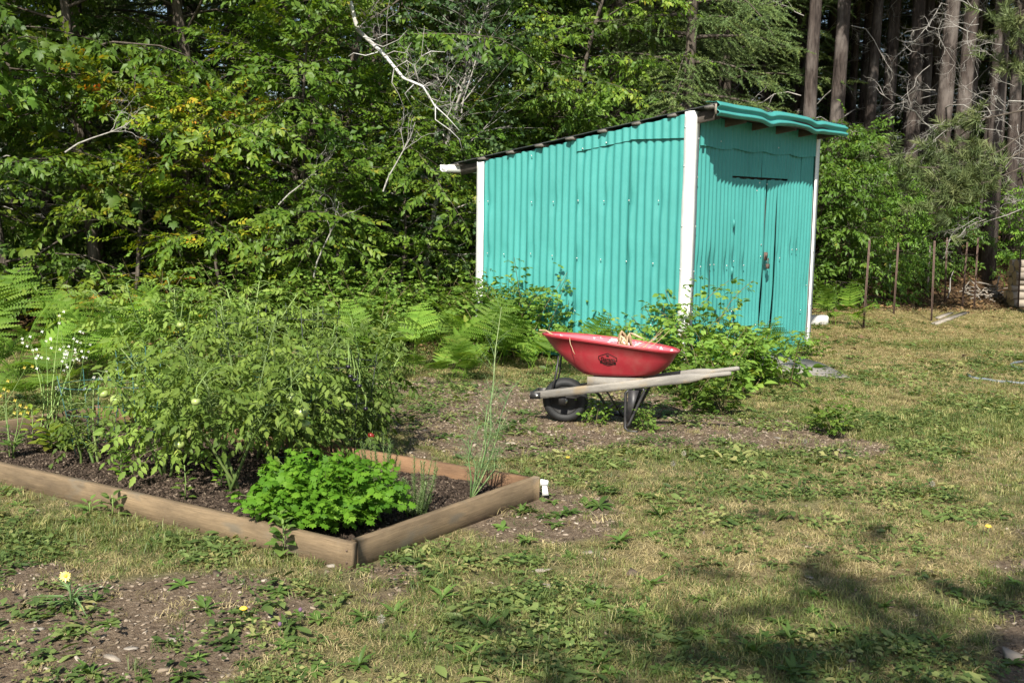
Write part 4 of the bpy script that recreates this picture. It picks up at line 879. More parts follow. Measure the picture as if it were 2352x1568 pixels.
def dead_branch(rng, L_, gens=2, r=.018, up=-.15):
    m = MB()
    def go(p, d, l, rr, g):
        P = curve_pts(p, d, l, 6, (0, 0, up*1.5), rng, .22); m.tube(P, np.linspace(rr, rr*.35, 6), 5 if g else 4, False)
        if g:
            for k in range(4):
                s = rng.integers(1, 6); go(P[s], unit(P[s]-P[s-1]) + rng.normal(0, .75, 3), l*rng.uniform(.25, .55), rr*.5, g-1)
    go((0, 0, 0), (1, 0, .05), L_, r, gens); return m.mesh('dead_branch', M['deadwood'], True)
DB = [dead_branch(R0, .9+.15*k, 3, .011) for k in range(5)]
def pine(rng, H, h0, R, nb, tr):
    trunk = MB(); T = curve_pts((0, 0, -.2), (0, 0, 1), H, 14, (0, 0, .1), rng, .012); hh = np.linspace(0, 1, 14); trunk.tube(T, tr*(1-.75*hh), 12)
    limb = MB(); pos, f, n, sc, rd = [], [], [], [], []
    for b in range(nb):
        t = h0 + (1-h0)*((b+rng.random())/nb); p = np.array([np.interp(t, hh, T[:, k]) for k in range(3)]); az = b*2.39996 + rng.normal(0, .4); Lb = R*(1-.6*(t-h0)/(1-h0))*rng.uniform(.7, 1.2); out = np.array([math.cos(az), math.sin(az), 0])
        P = curve_pts(p, out + np.array([0, 0, .15]), Lb, 6, (0, 0, .05), rng, .12); limb.tube(P, np.linspace(.03, .008, 6), 4, False)
        for k in range(26):
            q = P[rng.integers(2, 6)] + rng.normal(0, .38, 3)*np.array([1, 1, .5]); pos.append(q); f.append(out*.5 + np.array([0, 0, .4]) + rng.normal(0, .5, 3)); n.append(rng.normal(0, 1, 3)); sc.append(rng.uniform(2.2, 3.4)); rd.append(rng.random())
    return trunk, limb, place_sprays(rng, sp_pine, pos, f, n, sc, rd)
PINES = []
for k in range(3):
    t_, l_, c_ = pine(R0, 17+k, (.33+.02*k), 2.6, 52, .115+.012*k); PINES.append((t_.mesh('pine_trunk', M['pinebark'], True), l_.mesh('pine_limbs', M['bark'], True), mesh_np('pine_crown', c_[0], [c_[1]], M['pine'], c_[2])))
def put_pine(k, label, x, y, rz, sc, ndead, rng, lean=(0, 0), group='tall bare pine trunks of the wood'):
    t = thing('pine_tree', label, 'tree', (x, y, float(gz(x, y))), 0, group); t.scale = (sc, sc, 1.0); t.rotation_euler = (lean[1], lean[0], rz)
    link('trunk', PINES[k][0], t); link('limbs', PINES[k][1], t); link('crown', PINES[k][2], t)
    for d in range(ndead):
        b = link('dead_branch', DB[rng.integers(0, 5)], t); z = rng.uniform(1.8, 5.5); a = rng.uniform(0, 6.28); b.location = (.14*math.cos(a), .14*math.sin(a), z); b.rotation_euler = (rng.normal(0, .4), rng.uniform(-.2, .5), a); s = rng.uniform(.5, 1.3); b.scale = (s*.95,)*3
    return t

# --- forest edge on the left, front row
edge = [('maple0', 'broad-leaved maple overhanging at the left edge of the photo', -7.3, 12.2, .3, .95), ('maple1', 'maple with large pale leaves, second from the left edge', -6.0, 12.5, 1.9, .85),
        ('cherry0', 'leafy cherry tree behind the white flowering stems', -5.0, 12.9, .7, .95), ('autumn0', 'sapling with orange and yellow leaves behind the tomato plants at left', -4.4, 12.2, 2.2, .95),
        ('cherry1', 'cherry tree with dark leaves above the orange sapling', -3.6, 13.2, 4.0, 1.0), ('yg0', 'yellow-green young tree in the middle of the forest edge', -2.45, 12.7, 3.1, 1.0),
        ('autumn1', 'sapling with yellowing leaves beside the dark hollow', -3.35, 12.3, 5.1, .82), ('cherry2', 'tall cherry tree above the yellow-green young tree', -2.2, 13.3, 1.0, .95), ('yg1', 'yellow-green bush behind the low shrubs left of the shed', -1.4, 12.7, 4.4, .72),
        ('aspen', 'grey-green aspen with small round leaves beneath the white leaning trunk', -1.15, 13.2, .5, .95), ('cherry1', 'dense leafy tree just left of the shed gutter', -.5, 14.6, 2.0, .85), ('yg1', 'small yellow-green tree at the shed back corner', -.75, 14.0, .4, .80)]
for nm, lb, x, y, rz, sc in edge: put_tree('edge_tree', PR[nm], lb, (x, y), rz, sc)
# --- second row
second = [('cherry2', 'cherry tree with glossy leaves behind the shed roof', .55, 15.0, 1.3, .72), ('cherry0', 'leafy tree behind the shed, left of the spruce', -.2, 16.0, 3.3, .9), ('ash1', 'light green sapling peeping above the shed roof', 1.35, 14.7, .2, 1.12), ('spruce0', 'spruce with sunlit drooping boughs above the shed', 2.45, 15.6, .4, (.66, .66, .95)), ('spruce1', 'spruce with brownish lower boughs left of the sunlit spruce', 1.6, 17.0, 2.1, 1.0),
          ('cherry1', 'dark leafy tree at far left behind the maples', -8.2, 14.6, 2.7, 1.0), ('cherry2', 'dark leafy tree behind the first maples', -6.6, 15.0, .9, 1.05), ('spruce1', 'dark spruce behind the orange sapling', -4.9, 15.6, 1.1, .9), ('cherry0', 'tall leafy tree in shade behind the front cherry', -3.2, 15.6, 5.0, 1.05), ('cherry1', 'leafy tree in shade behind the white leaning trunk', -1.5, 15.8, .3, 1.05)]
for nm, lb, x, y, rz, sc in second: put_tree('spruce_tree' if 'spruce' in nm else 'leafy_tree', PR[nm], lb, (x, y), rz, sc)
# --- saplings on the right, before the pines
right = [('ash0', 'large bright leafy sapling right of the shed before the pines', 5.55, 17.5, .6, .70), ('ash1', 'small leafy sapling behind the shed right corner', 4.75, 17.3, 2.0, .85), ('ash1', 'small bush between the rusty posts by the bank', 7.3, 18.8, 4.0, .5), ('ash1', 'leafy sapling on the bank, right of the large one', 8.3, 19.6, .8, .6), ('ash0', 'leafy sapling in half shade behind the large one', 6.6, 18.6, 3.0, .52), ('ash1', 'sapling at the right edge above the firewood', 9.6, 19.6, 1.0, .6)]
for nm, lb, x, y, rz, sc in right: put_tree('sapling', PR[nm], lb, (x, y), rz, sc)
# --- pines on the right (pixel x at mid trunk, depth, lean)
rp_ = np.random.default_rng(77)
pl = [(1861, 18.2, 1, 1.0, 9, 'pale pine trunk with many dead white twigs, first right of the shed roof'), (1912, 18.8, 2, 1.0, 7, 'thick pine trunk right behind the dead-twigged one'), (1995, 20.0, 0, 1.0, 4, 'pine trunk third from the shed roof'), (2032, 20.6, 1, .95, 3, 'pine trunk fourth from the shed roof'), (2095, 20.0, 2, 1.0, 4, 'pine trunk fifth from the shed roof'), (2119, 21.0, 0, 1.1, 3, 'sunlit reddish pine trunk, sixth from the shed roof'), (2160, 19.2, 2, 1.15, 6, 'thick pine trunk rising from the bank behind the needle bough'), (2206, 19.6, 1, 1.2, 6, 'broad pine trunk right of the needle bough'), (2288, 19.4, 2, 1.15, 8, 'thick pine trunk near the right edge of the photo'), (2330, 20.5, 0, 1.1, 8, 'last pine trunk at the right edge of the photo')]
for px, Y, k, sc, nd, lb in pl:
    x = AT(px, 330, Y)[0]; put_pine(k, lb, x, Y, rp_.uniform(0, 6), sc, nd, rp_, (rp_.normal(.004, .008), rp_.normal(0, .006)))
# deeper pines and spruces that close the wood
k = 0
for row, (Y, x0, x1, step) in enumerate(((21.7, 5.0, 11.6, 1.0), (23.0, 3.8, 13.5, 1.05), (26.5, 3.0, 15.5, 1.25), (30.5, 3.0, 18, 1.5))):
    for x in np.arange(x0, x1, step):
        xx, yy = x + rp_.uniform(-.3, .3), Y + rp_.uniform(-.9, .9); put_pine(k % 3, 'shaded pine deep in the wood right of the shed', xx, yy, rp_.uniform(0, 6), rp_.uniform(.8, 1.05), 2, rp_, (rp_.normal(0, .008), rp_.normal(0, .008)), 'shaded pines deep in the wood'); k += 1
for (x, y, nm) in [(-9.5, 18, 0), (-7.4, 18.6, 1), (-5.4, 18.2, 0), (-3.4, 18.8, 1), (-1.4, 18.3, 0), (.4, 19.2, 1), (2.2, 20.2, 0), (4.0, 20.8, 1), (-8.5, 22, 1), (-5.8, 22.5, 0), (-3, 22.3, 1), (-.4, 22.8, 0), (2.2, 24, 1), (4.8, 25.5, 0)]:
    put_tree('spruce_tree', PR['spruce%d' % nm], 'dark spruce in the wood behind the forest edge', (x, y), rp_.uniform(0, 6), rp_.uniform(.95, 1.2), 'dark spruces deep in the wood')
for (x, y, nm) in [(5.5, 34, 0), (8, 33.5, 1), (10.5, 34.5, 0), (13, 34, 1), (15.5, 35, 0), (18, 35, 1), (20.5, 35, 0), (3, 35, 1), (6.8, 38, 0), (11.8, 38, 1), (16.8, 39, 0), (9.2, 38.5, 1), (14.2, 38.5, 0), (0, 34, 1), (-3, 33, 0), (-6, 33, 1), (-9, 32, 0), (-12, 32, 1), (-12, 26, 0), (-11, 21, 1), (22, 38, 0), (19.5, 39, 1), (5, 43, 1), (7.5, 44, 0), (10, 43, 1), (12.5, 44, 0), (15, 43, 1), (17.5, 44, 0), (20, 43.5, 1), (23, 44, 0), (8.7, 30, 1), (12, 29, 0), (15, 31, 1), (6, 29, 0)]:
    put_tree('spruce_tree', PR['spruce%d' % nm], 'far dark spruce closing the back of the wood', (x, y), rp_.uniform(0, 6), rp_.uniform(1.0, 1.35), 'far spruces closing the wood')
# shaded slim trunks behind the leafy edge
tk = [MB().tube(curve_pts((0, 0, -.1), (0, 0, 1), 9, 8, (0, 0, .1), rp_, .03), np.linspace(.085, .04, 8), 8).mesh('trunk', M['bark'], True) for _ in range(2)]
for (x, y) in [(-6.9, 13.6), (-5.5, 14.2), (-4.2, 14.0), (-3.0, 14.3), (-1.9, 14.6), (-.9, 14.9), (-7.7, 16.5), (-4.1, 17.0), (-2.4, 17.0), (-.3, 17.3)]:
    t = thing('slim_tree', 'slim shaded trunk standing behind the leafy forest edge', 'tree', (x, y, 0), rp_.uniform(0, 6), 'slim trunks behind the forest edge'); b = link('trunk', tk[rp_.integers(0, 2)], t); b.rotation_euler = (rp_.normal(0, .05), rp_.normal(0, .05), 0)
    for d in range(5): q = link('dead_branch', DB[rp_.integers(0, 5)], t); a = rp_.uniform(0, 6.28); q.location = (.05*math.cos(a), .05*math.sin(a), rp_.uniform(.5, 3.5)); q.rotation_euler = (0, rp_.uniform(-.5, .3), a)

# white leaning dead birch
bY = 11.4; bt = thing('leaning_birch', 'dead white birch trunk leaning down across the leaves', 'tree', (*AT(1060, 345, bY)[:2], 0))
base = np.array(bt.location); bp = [AT(px, py, bY + dy) for px, py, dy in ((770, -110, .6), (800, 0, .45), (825, 62, .3), (878, 130, .2), (925, 172, .1), (962, 205, .05), (1000, 240, 0), (1030, 268, 0), (1048, 300, 0))]
bpj = np.array(bp) + np.random.default_rng(4).normal(0, .022, (9, 3)); MB().tube(bpj-base, [.028, .026, .023, .020, .016, .012, .009, .006, .003], 8).build('trunk', M['birch'], bt, True)
for pts in ([(835, 85), (860, 92), (885, 80), (905, 82)], [(868, 120), (840, 128), (812, 122), (800, 130)], [(905, 158), (935, 140), (952, 152), (968, 130), (975, 60)], [(952, 152), (962, 190), (985, 205)], [(905, 158), (900, 190), (915, 215), (925, 240)], [(880, 130), (905, 118), (930, 122), (945, 98)], [(962, 205), (985, 190), (1010, 200), (1045, 150)], [(985, 225), (1015, 235), (1040, 232)], [(950, 195), (930, 215), (950, 250)], [(1000, 240), (1000, 275), (1035, 300), (1055, 320), (1062, 345)], [(845, 95), (880, 108), (915, 92), (935, 70)], [(968, 130), (990, 118), (1022, 120)]):
    P = np.array([AT(x, y, bY + rp_.normal(0, .08)) for x, y in pts])-base; MB().tube(P, np.linspace(.007, .002, len(P)), 5).build('branch', M['birch'] if rp_.random() < .6 else M['deadwood'], bt, True)
for k in range(14):
    i_ = rp_.integers(2, 8); o = link('branch', DB[k % 5], bt, np.array(bpj[i_])-base, (rp_.uniform(0, 6), rp_.uniform(-1.6, .6), rp_.uniform(-1.2, 1.2))); o.scale = (rp_.uniform(.25, .5),)*3
# bare grey twigs among the leaves at the forest edge
for (px, py, Y, rz, s, lb) in ((640, 470, 11.6, .9, .9, 'bare grey twig arching over the orange sapling'), (150, 350, 11.3, -.6, 1.0, 'dark bare branch slanting down at the left'), (880, 440, 11.3, 1.3, .9, 'pale crooked stem in the yellow-green tree'), (1060, 260, 12.8, 1.5, 1.0, 'thin upright stem left of the shed roof'), (720, 640, 11.6, 1.4, 1.0, 'thin pale stem at the mouth of the dark hollow')):
    p = AT(px, py, Y); o = link('bare_branch', DB[int(px) % 5], None, p, (rp_.normal(0, .3), -rz if rz > 0 else rz, rp_.uniform(-.4, .4))); o.scale = (s,)*3; tag(o, lb, 'branch')
# pine bough hanging in at the right with long needles and lichen-grey dead twigs
PB = thing('pine_bough_tree', 'low pine with long-needled boughs hanging before the trunks at the right', 'tree', (*AT(2400, 500, 15.9)[:2], float(gz(8.3, 15.9))))
b0 = np.array(PB.location); w = MB(); w.tube(np.array([[0, 0, -.1], [.02, 0, 2], [0, .05, 5], [.05, 0, 9]]), [.12, .11, .09, .05], 8)
w.build('trunk', M['pinebark'], PB, True); pos, f, n, sc, rd = [], [], [], [], []; lim = MB()
for pts, dense in (([(2390, 330), (2300, 400), (2230, 430), (2160, 450), (2090, 470)], 60), ([(2390, 420), (2280, 470), (2200, 490), (2130, 520)], 60), ([(2390, 300), (2250, 330), (2190, 380), (2150, 420)], 45), ([(2390, 380), (2240, 460), (2180, 510), (2170, 560)], 45), ([(2390, 60), (2330, 90), (2300, 120), (2330, 230)], 40), ([(2250, 440), (2120, 440), (2060, 430)], 22)):
    P = np.array([AT(x, y - 55, 15.6 + rp_.normal(0, .15)) for x, y in pts])-b0; lim.tube(P, np.linspace(.014, .004, len(P)), 5, False); ss = np.linspace(0, 1, len(P))
    for k in range(dense):
        s = rp_.uniform(.35, 1); q = np.array([np.interp(s, ss, P[:, j]) for j in range(3)]) + rp_.normal(0, .16, 3)*np.array([1, .7, .9]); pos.append(q); f.append(np.array([rp_.normal(-.4, .5), rp_.normal(-.4, .4), rp_.normal(.3, .4)])); n.append(rp_.normal(0, 1, 3)); sc.append(rp_.uniform(1.0, 1.7)); rd.append(rp_.random())
V, F, r = place_sprays(rp_, sp_pine, pos, f, n, sc, rd); lim.build('limbs', M['bark'], PB, True); link('crown', mesh_np('needles', V, [F], M['pine'], r), PB)
for k in range(34):
    px, py = rp_.uniform(2130, 2352), rp_.uniform(20, 520); p = AT(px, py, 15.9 + rp_.normal(0, .25))-b0; o = link('dead_branch', DB[k % 5], PB, p, (rp_.normal(0, .5), rp_.normal(.2, .5), rp_.uniform(2, 4.4))); s = rp_.uniform(.35, .75); o.scale = (s,)*3

# tree behind the photographer that throws the shade on the near lawn
w, c = broadleaf(R0, 7.0, .45, 2.0, 70, sp_maple, .12, .35, -.30, 7, 3, .3, prof=lambda t: 1.0-.35*t); PR['shade'] = tree_proto('yard_maple', w, c, 'bark', 'maple')
put_tree('yard_tree', PR['shade'], 'tree standing behind the photographer, shading the near lawn', (.25, -6.45), .4, 1.2)

# ================================================================== FERNS, SHRUBS AND GARDEN PLANTS
R1 = np.random.default_rng(202)
def frond_mesh(rng, L_=.75, W=.62, stipe=.45, npin=11, arch=.8):
    """bracken frond: rachis along +Y rising then arching over; triangular blade of toothed pinnae"""
    V, F, R = [], [], []; n = 20; s = np.linspace(0, 1, n); tot = stipe + L_
    a = 1.25 - arch*1.25*np.clip((s*tot-stipe*.6)/L_, 0, 1.2); y = np.concatenate([[0], np.cumsum(np.cos(a[1:])*tot/(n-1))]); z = np.concatenate([[0], np.cumsum(np.sin(a[1:])*tot/(n-1))])
    m = MB(); m.tube(np.stack([0*y, y, z], 1), np.linspace(.005, .0012, n), 4, False, rnd=.6)
    for k in range(npin):
        t = k/(npin-1); sp = (stipe + L_*t*.97)/tot; p = np.array([0, np.interp(sp, s, y), np.interp(sp, s, z)]); ang = np.interp(sp, s, a); fwd = np.array([0, math.cos(ang), math.sin(ang)]); up = np.array([0, -math.sin(ang), math.cos(ang)])
        l = W/2*(1-t)**.85*(.75+.5*min(1, t*4))+.015
        for sg in (-1, 1):
            d = unit(np.array([sg*1.0, 0, 0]) + fwd*.35 + up*rng.normal(.0, .12)); rr = rng.random()
            nl = max(3, int(l/.024)); sd = unit(np.cross(up, d))
            for q in range(nl):
                u = (q+.5)/nl; c = p + d*l*u + up*(-.18*l*u*u); w = min(l*.20, .040)*(1-u)**.7+.005; h = l/nl*.50
                for s2 in (-1, 1):
                    b = len(V); e = unit(sd*s2 + d*.45); V += [c-d*h, c+d*h, c+e*w+up*(-.15*w), c+d*h*.9+e*w*.75]; F += [[b, b+1, b+3], [b, b+3, b+2]]; R += [np.clip(.75*rr + .25*rng.random(), 0, 1)]*4
    m.add(np.array(V), [F], np.array(R)); return m.mesh('frond', M['fern'])
FR = [frond_mesh(R1, .58, .60, .40, 11, .95), frond_mesh(R1, .52, .52, .34, 10, .7), frond_mesh(R1, .62, .56, .46, 11, .5), frond_mesh(R1, .45, .46, .2, 10, 1.0)]
def fern(label, x, y, sc, nf, rng, group='bracken ferns round the garden', z=None):
    t = thing('bracken_fern', label, 'fern', (x, y, float(gz(x, y)) if z is None else z), 0, group)
    for k in range(nf):
        a = rng.uniform(0, 6.28) if nf > 2 else rng.uniform(2.2, 4.0); o = link('frond', FR[rng.integers(0, 4)], t, (rng.normal(0, .06), rng.normal(0, .06), 0), (rng.normal(0, .18), rng.normal(0, .18), a)); s = (.85 if x < -1.9 else .80)*sc*rng.uniform(.7, 1.15); o.scale = (s,)*3
fl = [((20, 870), 1.1), ((60, 900), 1.05), ((130, 880), 1.1), ((200, 870), 1.0), ((250, 850), 1.15), ((300, 840), 1.15), ((350, 830), 1.05), ((15, 930), .9), ((100, 930), .75), ((-40, 890), 1.1), ((170, 840), 1.1), ((90, 840), 1.15), ((10, 830), 1.2)]
for k, ((px, py), s) in enumerate(fl): p = ground_pt(px, py); fern('bracken fern in the patch behind the bed at left', p[0], p[1], s, 4, R1)
fm = [((850, 850), .85), ((930, 860), .9), ((1010, 850), .95), ((1060, 870), .8), ((1120, 850), .95), ((900, 825), .9), ((980, 815), 1.0), ((1090, 822), .95), ((1160, 838), .85), ((1040, 880), .65), ((870, 880), .6), ((1225, 850), .75)]
for k, ((px, py), s) in enumerate(fm): p = ground_pt(px, py); fern('bracken fern between the tomato plants and the shed', p[0], p[1], s*1.0, 5, R1)
for (px, py), s, lb in (((1255, 862), .85, 'bracken fern behind the wheelbarrow wheel'), ((1330, 850), .8, 'bracken fern behind the wheelbarrow tray'), ((1490, 850), .7, 'small bracken fern at the rear end of the tray'), ((1600, 868), .85, 'bracken fern at the foot of the white corner trim'), ((1680, 878), .95, 'bracken fern before the left half of the shed front'), ((1735, 866), .9, 'bracken fern before the shed door'), ((1770, 850), .85, 'dark bracken fern beside the door ramp'), ((1900, 745), .95, 'bracken fern right of the shed corner by the block'), ((1945, 752), .9, 'bracken fern before the nearest rusty post'), ((1930, 695), .9, 'bracken fern behind the others right of the shed')):
    p = ground_pt(px, py); fern(lb, p[0], p[1], s, 5, R1)

# raspberry-like shrubs: arching canes with leaves of five toothed leaflets
def compound_tpl(rng, nl, L_, leaf, size, droop=.3, term=1.25):
    tV, tF = leaf; pos, f, nn, sc = [], [], [], []
    for k in range(nl):
        s = .35 + .6*(k//2)/max(1, (nl-1)//2); sg = 1 if k % 2 else -1; 
        if k == nl-1: pos.append([0, L_, -droop*L_*.6]); f.append([0, 1, -droop]); sc.append(size*term)
        else: pos.append([0, L_*s, -droop*L_*s*s*.6]); f.append([sg*.95, .45, -droop + rng.normal(0, .2)]); sc.append(size*rng.uniform(.75, 1.05))
        nn.append([rng.normal(0, .3), rng.normal(0, .3), 1])
    V, F, r = inst(tV, tF, np.zeros(len(tV)), np.array(pos), frames(np.array(f), np.array(nn)), np.array(sc), rng.random(nl), 0)
    k = len(V); w = .0025; V = np.concatenate([V, [[-w, 0, 0], [w, 0, 0], [0, L_, -droop*L_*.6]]]); F = np.concatenate([F, [[k, k+1, k+2]]]); return V, F, np.concatenate([r, [.3]*3])
def toothed_tpl(w=.6, teeth=4):
    pts = [(0, 0)]; 
    for k in range(teeth*2):
        t = (k+1)/(teeth*2+1); env = math.sin(math.pi*t**.75)*w/2; pts.append((env*(1.12 if k % 2 == 0 else .82), t + (.03 if k % 2 == 0 else 0)))
    pts.append((0, 1.02)); right = pts[1:-1]; out = [(0, 0)] + right + [(0, 1.02)] + [(-x, y) for x, y in right[::-1]]; V = [(x, y, .12*abs(x) - .22*y*y) for x, y in out] + [(0, .45, -.05)]; n = len(out)
    return np.array(V), np.array([[n, i, (i+1) % n] for i in range(n)])
L_rasp = leaf_tpl2(.62, .15, .2); L_tom = toothed_tpl(.46, 3)
cp_rasp = [compound_tpl(R1, 5, .10, L_rasp, .072, .3) for _ in range(4)]; cp_round = [compound_tpl(R1, 7, .15, leaf_tpl2(.72, .05, .08), .055, .25) for _ in range(3)]
cp_tom = [compound_tpl(R1, 7, .135, L_tom, .053, .55) for _ in range(5)]
def shrub(rng, ncane, H, spread, tpls, per=26, lean=0.0):
    st = MB(); pos, f, n, sc, rd = [], [], [], [], []
    for c in range(ncane):
        a = c*2.4 + rng.normal(0, .4); h = H*rng.uniform(.6, 1.1); P = curve_pts((rng.normal(0, .1), rng.normal(0, .1), -.03), (math.cos(a)*spread, math.sin(a)*spread, 1), h, 8, (math.cos(a)*.35, math.sin(a)*.35, -.35), rng, .07); st.tube(P, np.linspace(.0055, .002, 8), 5, False, rnd=.4); ss = np.linspace(0, 1, 8)
        for k in range(per):
            s = .12 + .88*(k+.5)/per; q = np.array([np.interp(s, ss, P[:, j]) for j in range(3)]); az = k*2.4 + rng.normal(0, .5); d = np.array([math.cos(az), math.sin(az), rng.uniform(-.1, .7)])
            l = rng.uniform(.02, .14)*(1.2-s); pos.append(q + unit(d)*l); f.append(d); n.append(np.array([0, 0, 1.0]) + rng.normal(0, .3, 3) + np.array([0, -.2, 0])); sc.append(rng.uniform(.7, 1.2)*(1.1-.45*s)); rd.append(rng.random()*.97)
    return st, place_sprays(rng, tpls, pos, f, n, sc, rd)
SH = []
for nc, H, sp_, tp, per in ((8, 1.15, .28, cp_rasp, 24), (7, .85, .4, cp_rasp, 20), (8, 1.05, .3, cp_round, 22), (6, .55, .5, cp_rasp, 14)):
    st, c = shrub(R1, nc, H, sp_, tp, per); SH.append((st.mesh('canes', M['cane'], True), mesh_np('foliage', c[0], [c[1]], M['rasp'], c[2])))
def put_shrub(k, label, x, y, sc, rz, group=None):
    t = thing('raspberry_shrub' if k != 2 else 'low_shrub', label, 'shrub', (x, y, float(gz(x, y))), rz, group); t.scale = (sc,)*3; link('canes', SH[k][0], t); link('foliage', SH[k][1], t); return t
for k, (kind, px, py, sc, lb) in enumerate([(0, 1165, 818, .95, 'raspberry shrub at the left white trim of the shed'), (0, 1215, 815, 1.12, 'tall raspberry shrub climbing before the shed side wall'), (0, 1335, 815, 1.08, 'raspberry shrub before the middle of the shed side wall'), (0, 1400, 822, 1.2, 'raspberry shrub with arching cane over the wheelbarrow tray'), (1, 1290, 825, 1.0, 'low raspberry shrub behind the front lip of the tray'), (1, 1500, 862, .95, 'raspberry shrub left of the white corner trim'), (0, 1130, 812, 1.0, 'raspberry shrub left of the shed back corner'), (2, 1180, 828, 1.0, 'rounded leafy shrub at the foot of the left trim'), (0, 1265, 822, 1.0, 'raspberry shrub between two taller ones at the side wall'), (1, 1370, 832, 1.0, 'low raspberry shrub hidden behind the tray middle'), (1, 1450, 845, 1.05, 'low raspberry shrub behind the tray rear end'),
      (0, 1560, 870, 1.05, 'raspberry cane shrub before the white corner trim'), (1, 1640, 868, .85, 'leafy shrub at the foot of the shed front, left part'), (1, 1700, 880, .85, 'leafy shrub before the shed door'), (3, 1660, 895, 1.2, 'low spreading shrub at the handle ends'), (3, 1740, 885, 1.1, 'low spreading shrub beside the ramp'), (3, 1610, 925, 1.0, 'small bramble seedling right of the barrow legs'), (3, 1640, 950, .8, 'bramble seedling among wood chips right of the barrow'),
      (3, 1385, 972, .42, 'small green seedling before the barrow wheel'), (3, 1478, 985, .38, 'small green seedling beside the barrow leg'), (3, 1840, 820, .6, 'yellowish seedling at the right shed corner'), (3, 1900, 1000, .6, 'leafy seedling in the lawn right of the barrow'), (3, 1545, 900, .7, 'low bramble under the barrow handles')]):
    p = ground_pt(px, py); put_shrub(kind, lb, p[0], p[1], sc, k*1.3)
bandpts = [(520, 790), (590, 785), (660, 790), (730, 790), (790, 800), (850, 790), (910, 790), (960, 780), (1020, 785), (1075, 790), (1120, 800), (880, 815), (1000, 770), (700, 770), (560, 770), (440, 790), (380, 790), (640, 765), (1090, 760), (830, 765), (770, 775), (930, 762)]
for k, (px, py) in enumerate(bandpts):
    p = ground_pt(px, py); put_shrub(2 if k % 3 else 1, 'low leafy shrub at the foot of the forest edge', p[0], p[1], R1.uniform(.8, 1.15), R1.uniform(0, 6), 'low shrubs along the forest edge')

# --- tomato plants
def bed_pt(px, py):
    p = G(px, py, .05); return np.array([p[0], p[1], float(soil_z(np.array([p[0]]), np.array([p[1]]))[0])])
def make_tomato(fr, name, mat, parent, r, rng, ribs=6):
    me = MB().sphere((0, 0, 0), (r, r, r*.82), 18, 10).mesh('tomato', M[mat], True); V = np.zeros(len(me.vertices)*3); me.vertices.foreach_get('co', V); V = V.reshape(-1, 3); a = np.arctan2(V[:, 1], V[:, 0]); hr = np.hypot(V[:, 0], V[:, 1])/r
    k = 1 + .05*np.cos(a*ribs)*(1-hr*.3); V[:, :2] *= k[:, None]; V[:, 2] -= .22*r*np.exp(-(hr/.3)**2)*(V[:, 2] > 0); me.vertices.foreach_set('co', V.ravel()); me.update()
    o = link('tomato', me, parent, fr, (rng.normal(0, .3), rng.normal(0, .3), rng.uniform(0, 6))); c = MB()
    for k in range(5): A = k*1.2566; c.add([(0, 0, r*.62), (math.cos(A-.25)*r*.3, math.sin(A-.25)*r*.3, r*.74), (math.cos(A)*r*.85, math.sin(A)*r*.85, r*.86), (math.cos(A+.25)*r*.3, math.sin(A+.25)*r*.3, r*.74)], [[[0, 1, 2, 3]]])
    c.tube([(0, 0, r*.6), (.1*r, 0, r*1.0), (.3*r, 0, r*1.5)], .0028, 5); c.build('calyx', M['stem'], o)
def tomato_plant(label, base, H, spread, nleaf, rng, nstem=4, first=None, leaf_sc=1.0, bare=.24, dark=0.0):
    t = thing('tomato_plant', label, 'tomato plant', base, 0, 'tomato plants in the raised bed'); st = MB(); pos, f, n, sc, rd = [], [], [], [], []; paths = []
    for k in range(nstem):
        a = k*2.4 + rng.uniform(0, 1.5); d = np.array([math.cos(a)*spread, math.sin(a)*spread*.8, 1.0]); paths.append(curve_pts((rng.normal(0, .03), rng.normal(0, .03), -.03), d, H*rng.uniform(.75, 1.12), 9, (0, 0, .25), rng, .10))
    if first is not None: paths[0] = np.array(first)-np.array(base)
    for P in paths:
        m = len(P); st.tube(P, np.linspace(.0095, .0035, m), 6, rnd=rng.random()); ss = np.linspace(0, 1, m); nl = int(nleaf*2.0)//nstem
        for k in range(nl):
            s = bare + (1-bare)*(k+rng.random())/nl; q = np.array([np.interp(s, ss, P[:, j]) for j in range(3)]); az = k*2.4 + rng.normal(0, .6); d = np.array([math.cos(az), math.sin(az), rng.uniform(-.25, .75)]); l = rng.uniform(.03, .19)*(1.15-.6*s)
            c = q + unit(d)*l; st.tube([q, (q+c)/2+np.array([0, 0, .01]), c], [.003, .0025, .002], 3, False, rnd=rng.random()); pos.append(c); f.append(d + np.array([0, 0, -.25])); n.append(np.array([0, -.25, 1.0]) + rng.normal(0, .4, 3)); sc.append(leaf_sc*rng.uniform(.7, 1.2)*(1.1-.35*s)); rd.append(np.clip(rng.random()*.96-dark, 0, 1))
    V, F, r = place_sprays(rng, cp_tom, pos, f, n, sc, rd); st.build('stem', M['stem'], t, True); link('foliage', mesh_np('foliage', V, [F], M['tomato'], r), t); return t
def bedP(px, py, Y): return AT(px, py, Y)
b1 = bed_pt(548, 1122); y1 = b1[1]
main_stem = [b1, bedP(535, 1085, y1), bedP(520, 1050, y1), bedP(506, 1010, y1-.08), bedP(490, 965, y1-.16), bedP(482, 925, y1-.22), bedP(478, 890, y1-.22), bedP(460, 862, y1-.15), bedP(440, 820, y1-.05)]
T1 = tomato_plant('tomato plant with thick bare slanting stem near the front board', b1, .95, .35, 120, R1, 5, main_stem, bare=.40)
T2 = tomato_plant('tomato plant left of the slanting stem, nearest the front board', bed_pt(385, 1085), .74, .24, 100, R1, 5)
T3 = tomato_plant('small tomato plant in a wire cage at the left of the bed', bed_pt(205, 1055), .46, .22, 36, R1, 4, leaf_sc=.8, bare=.3)
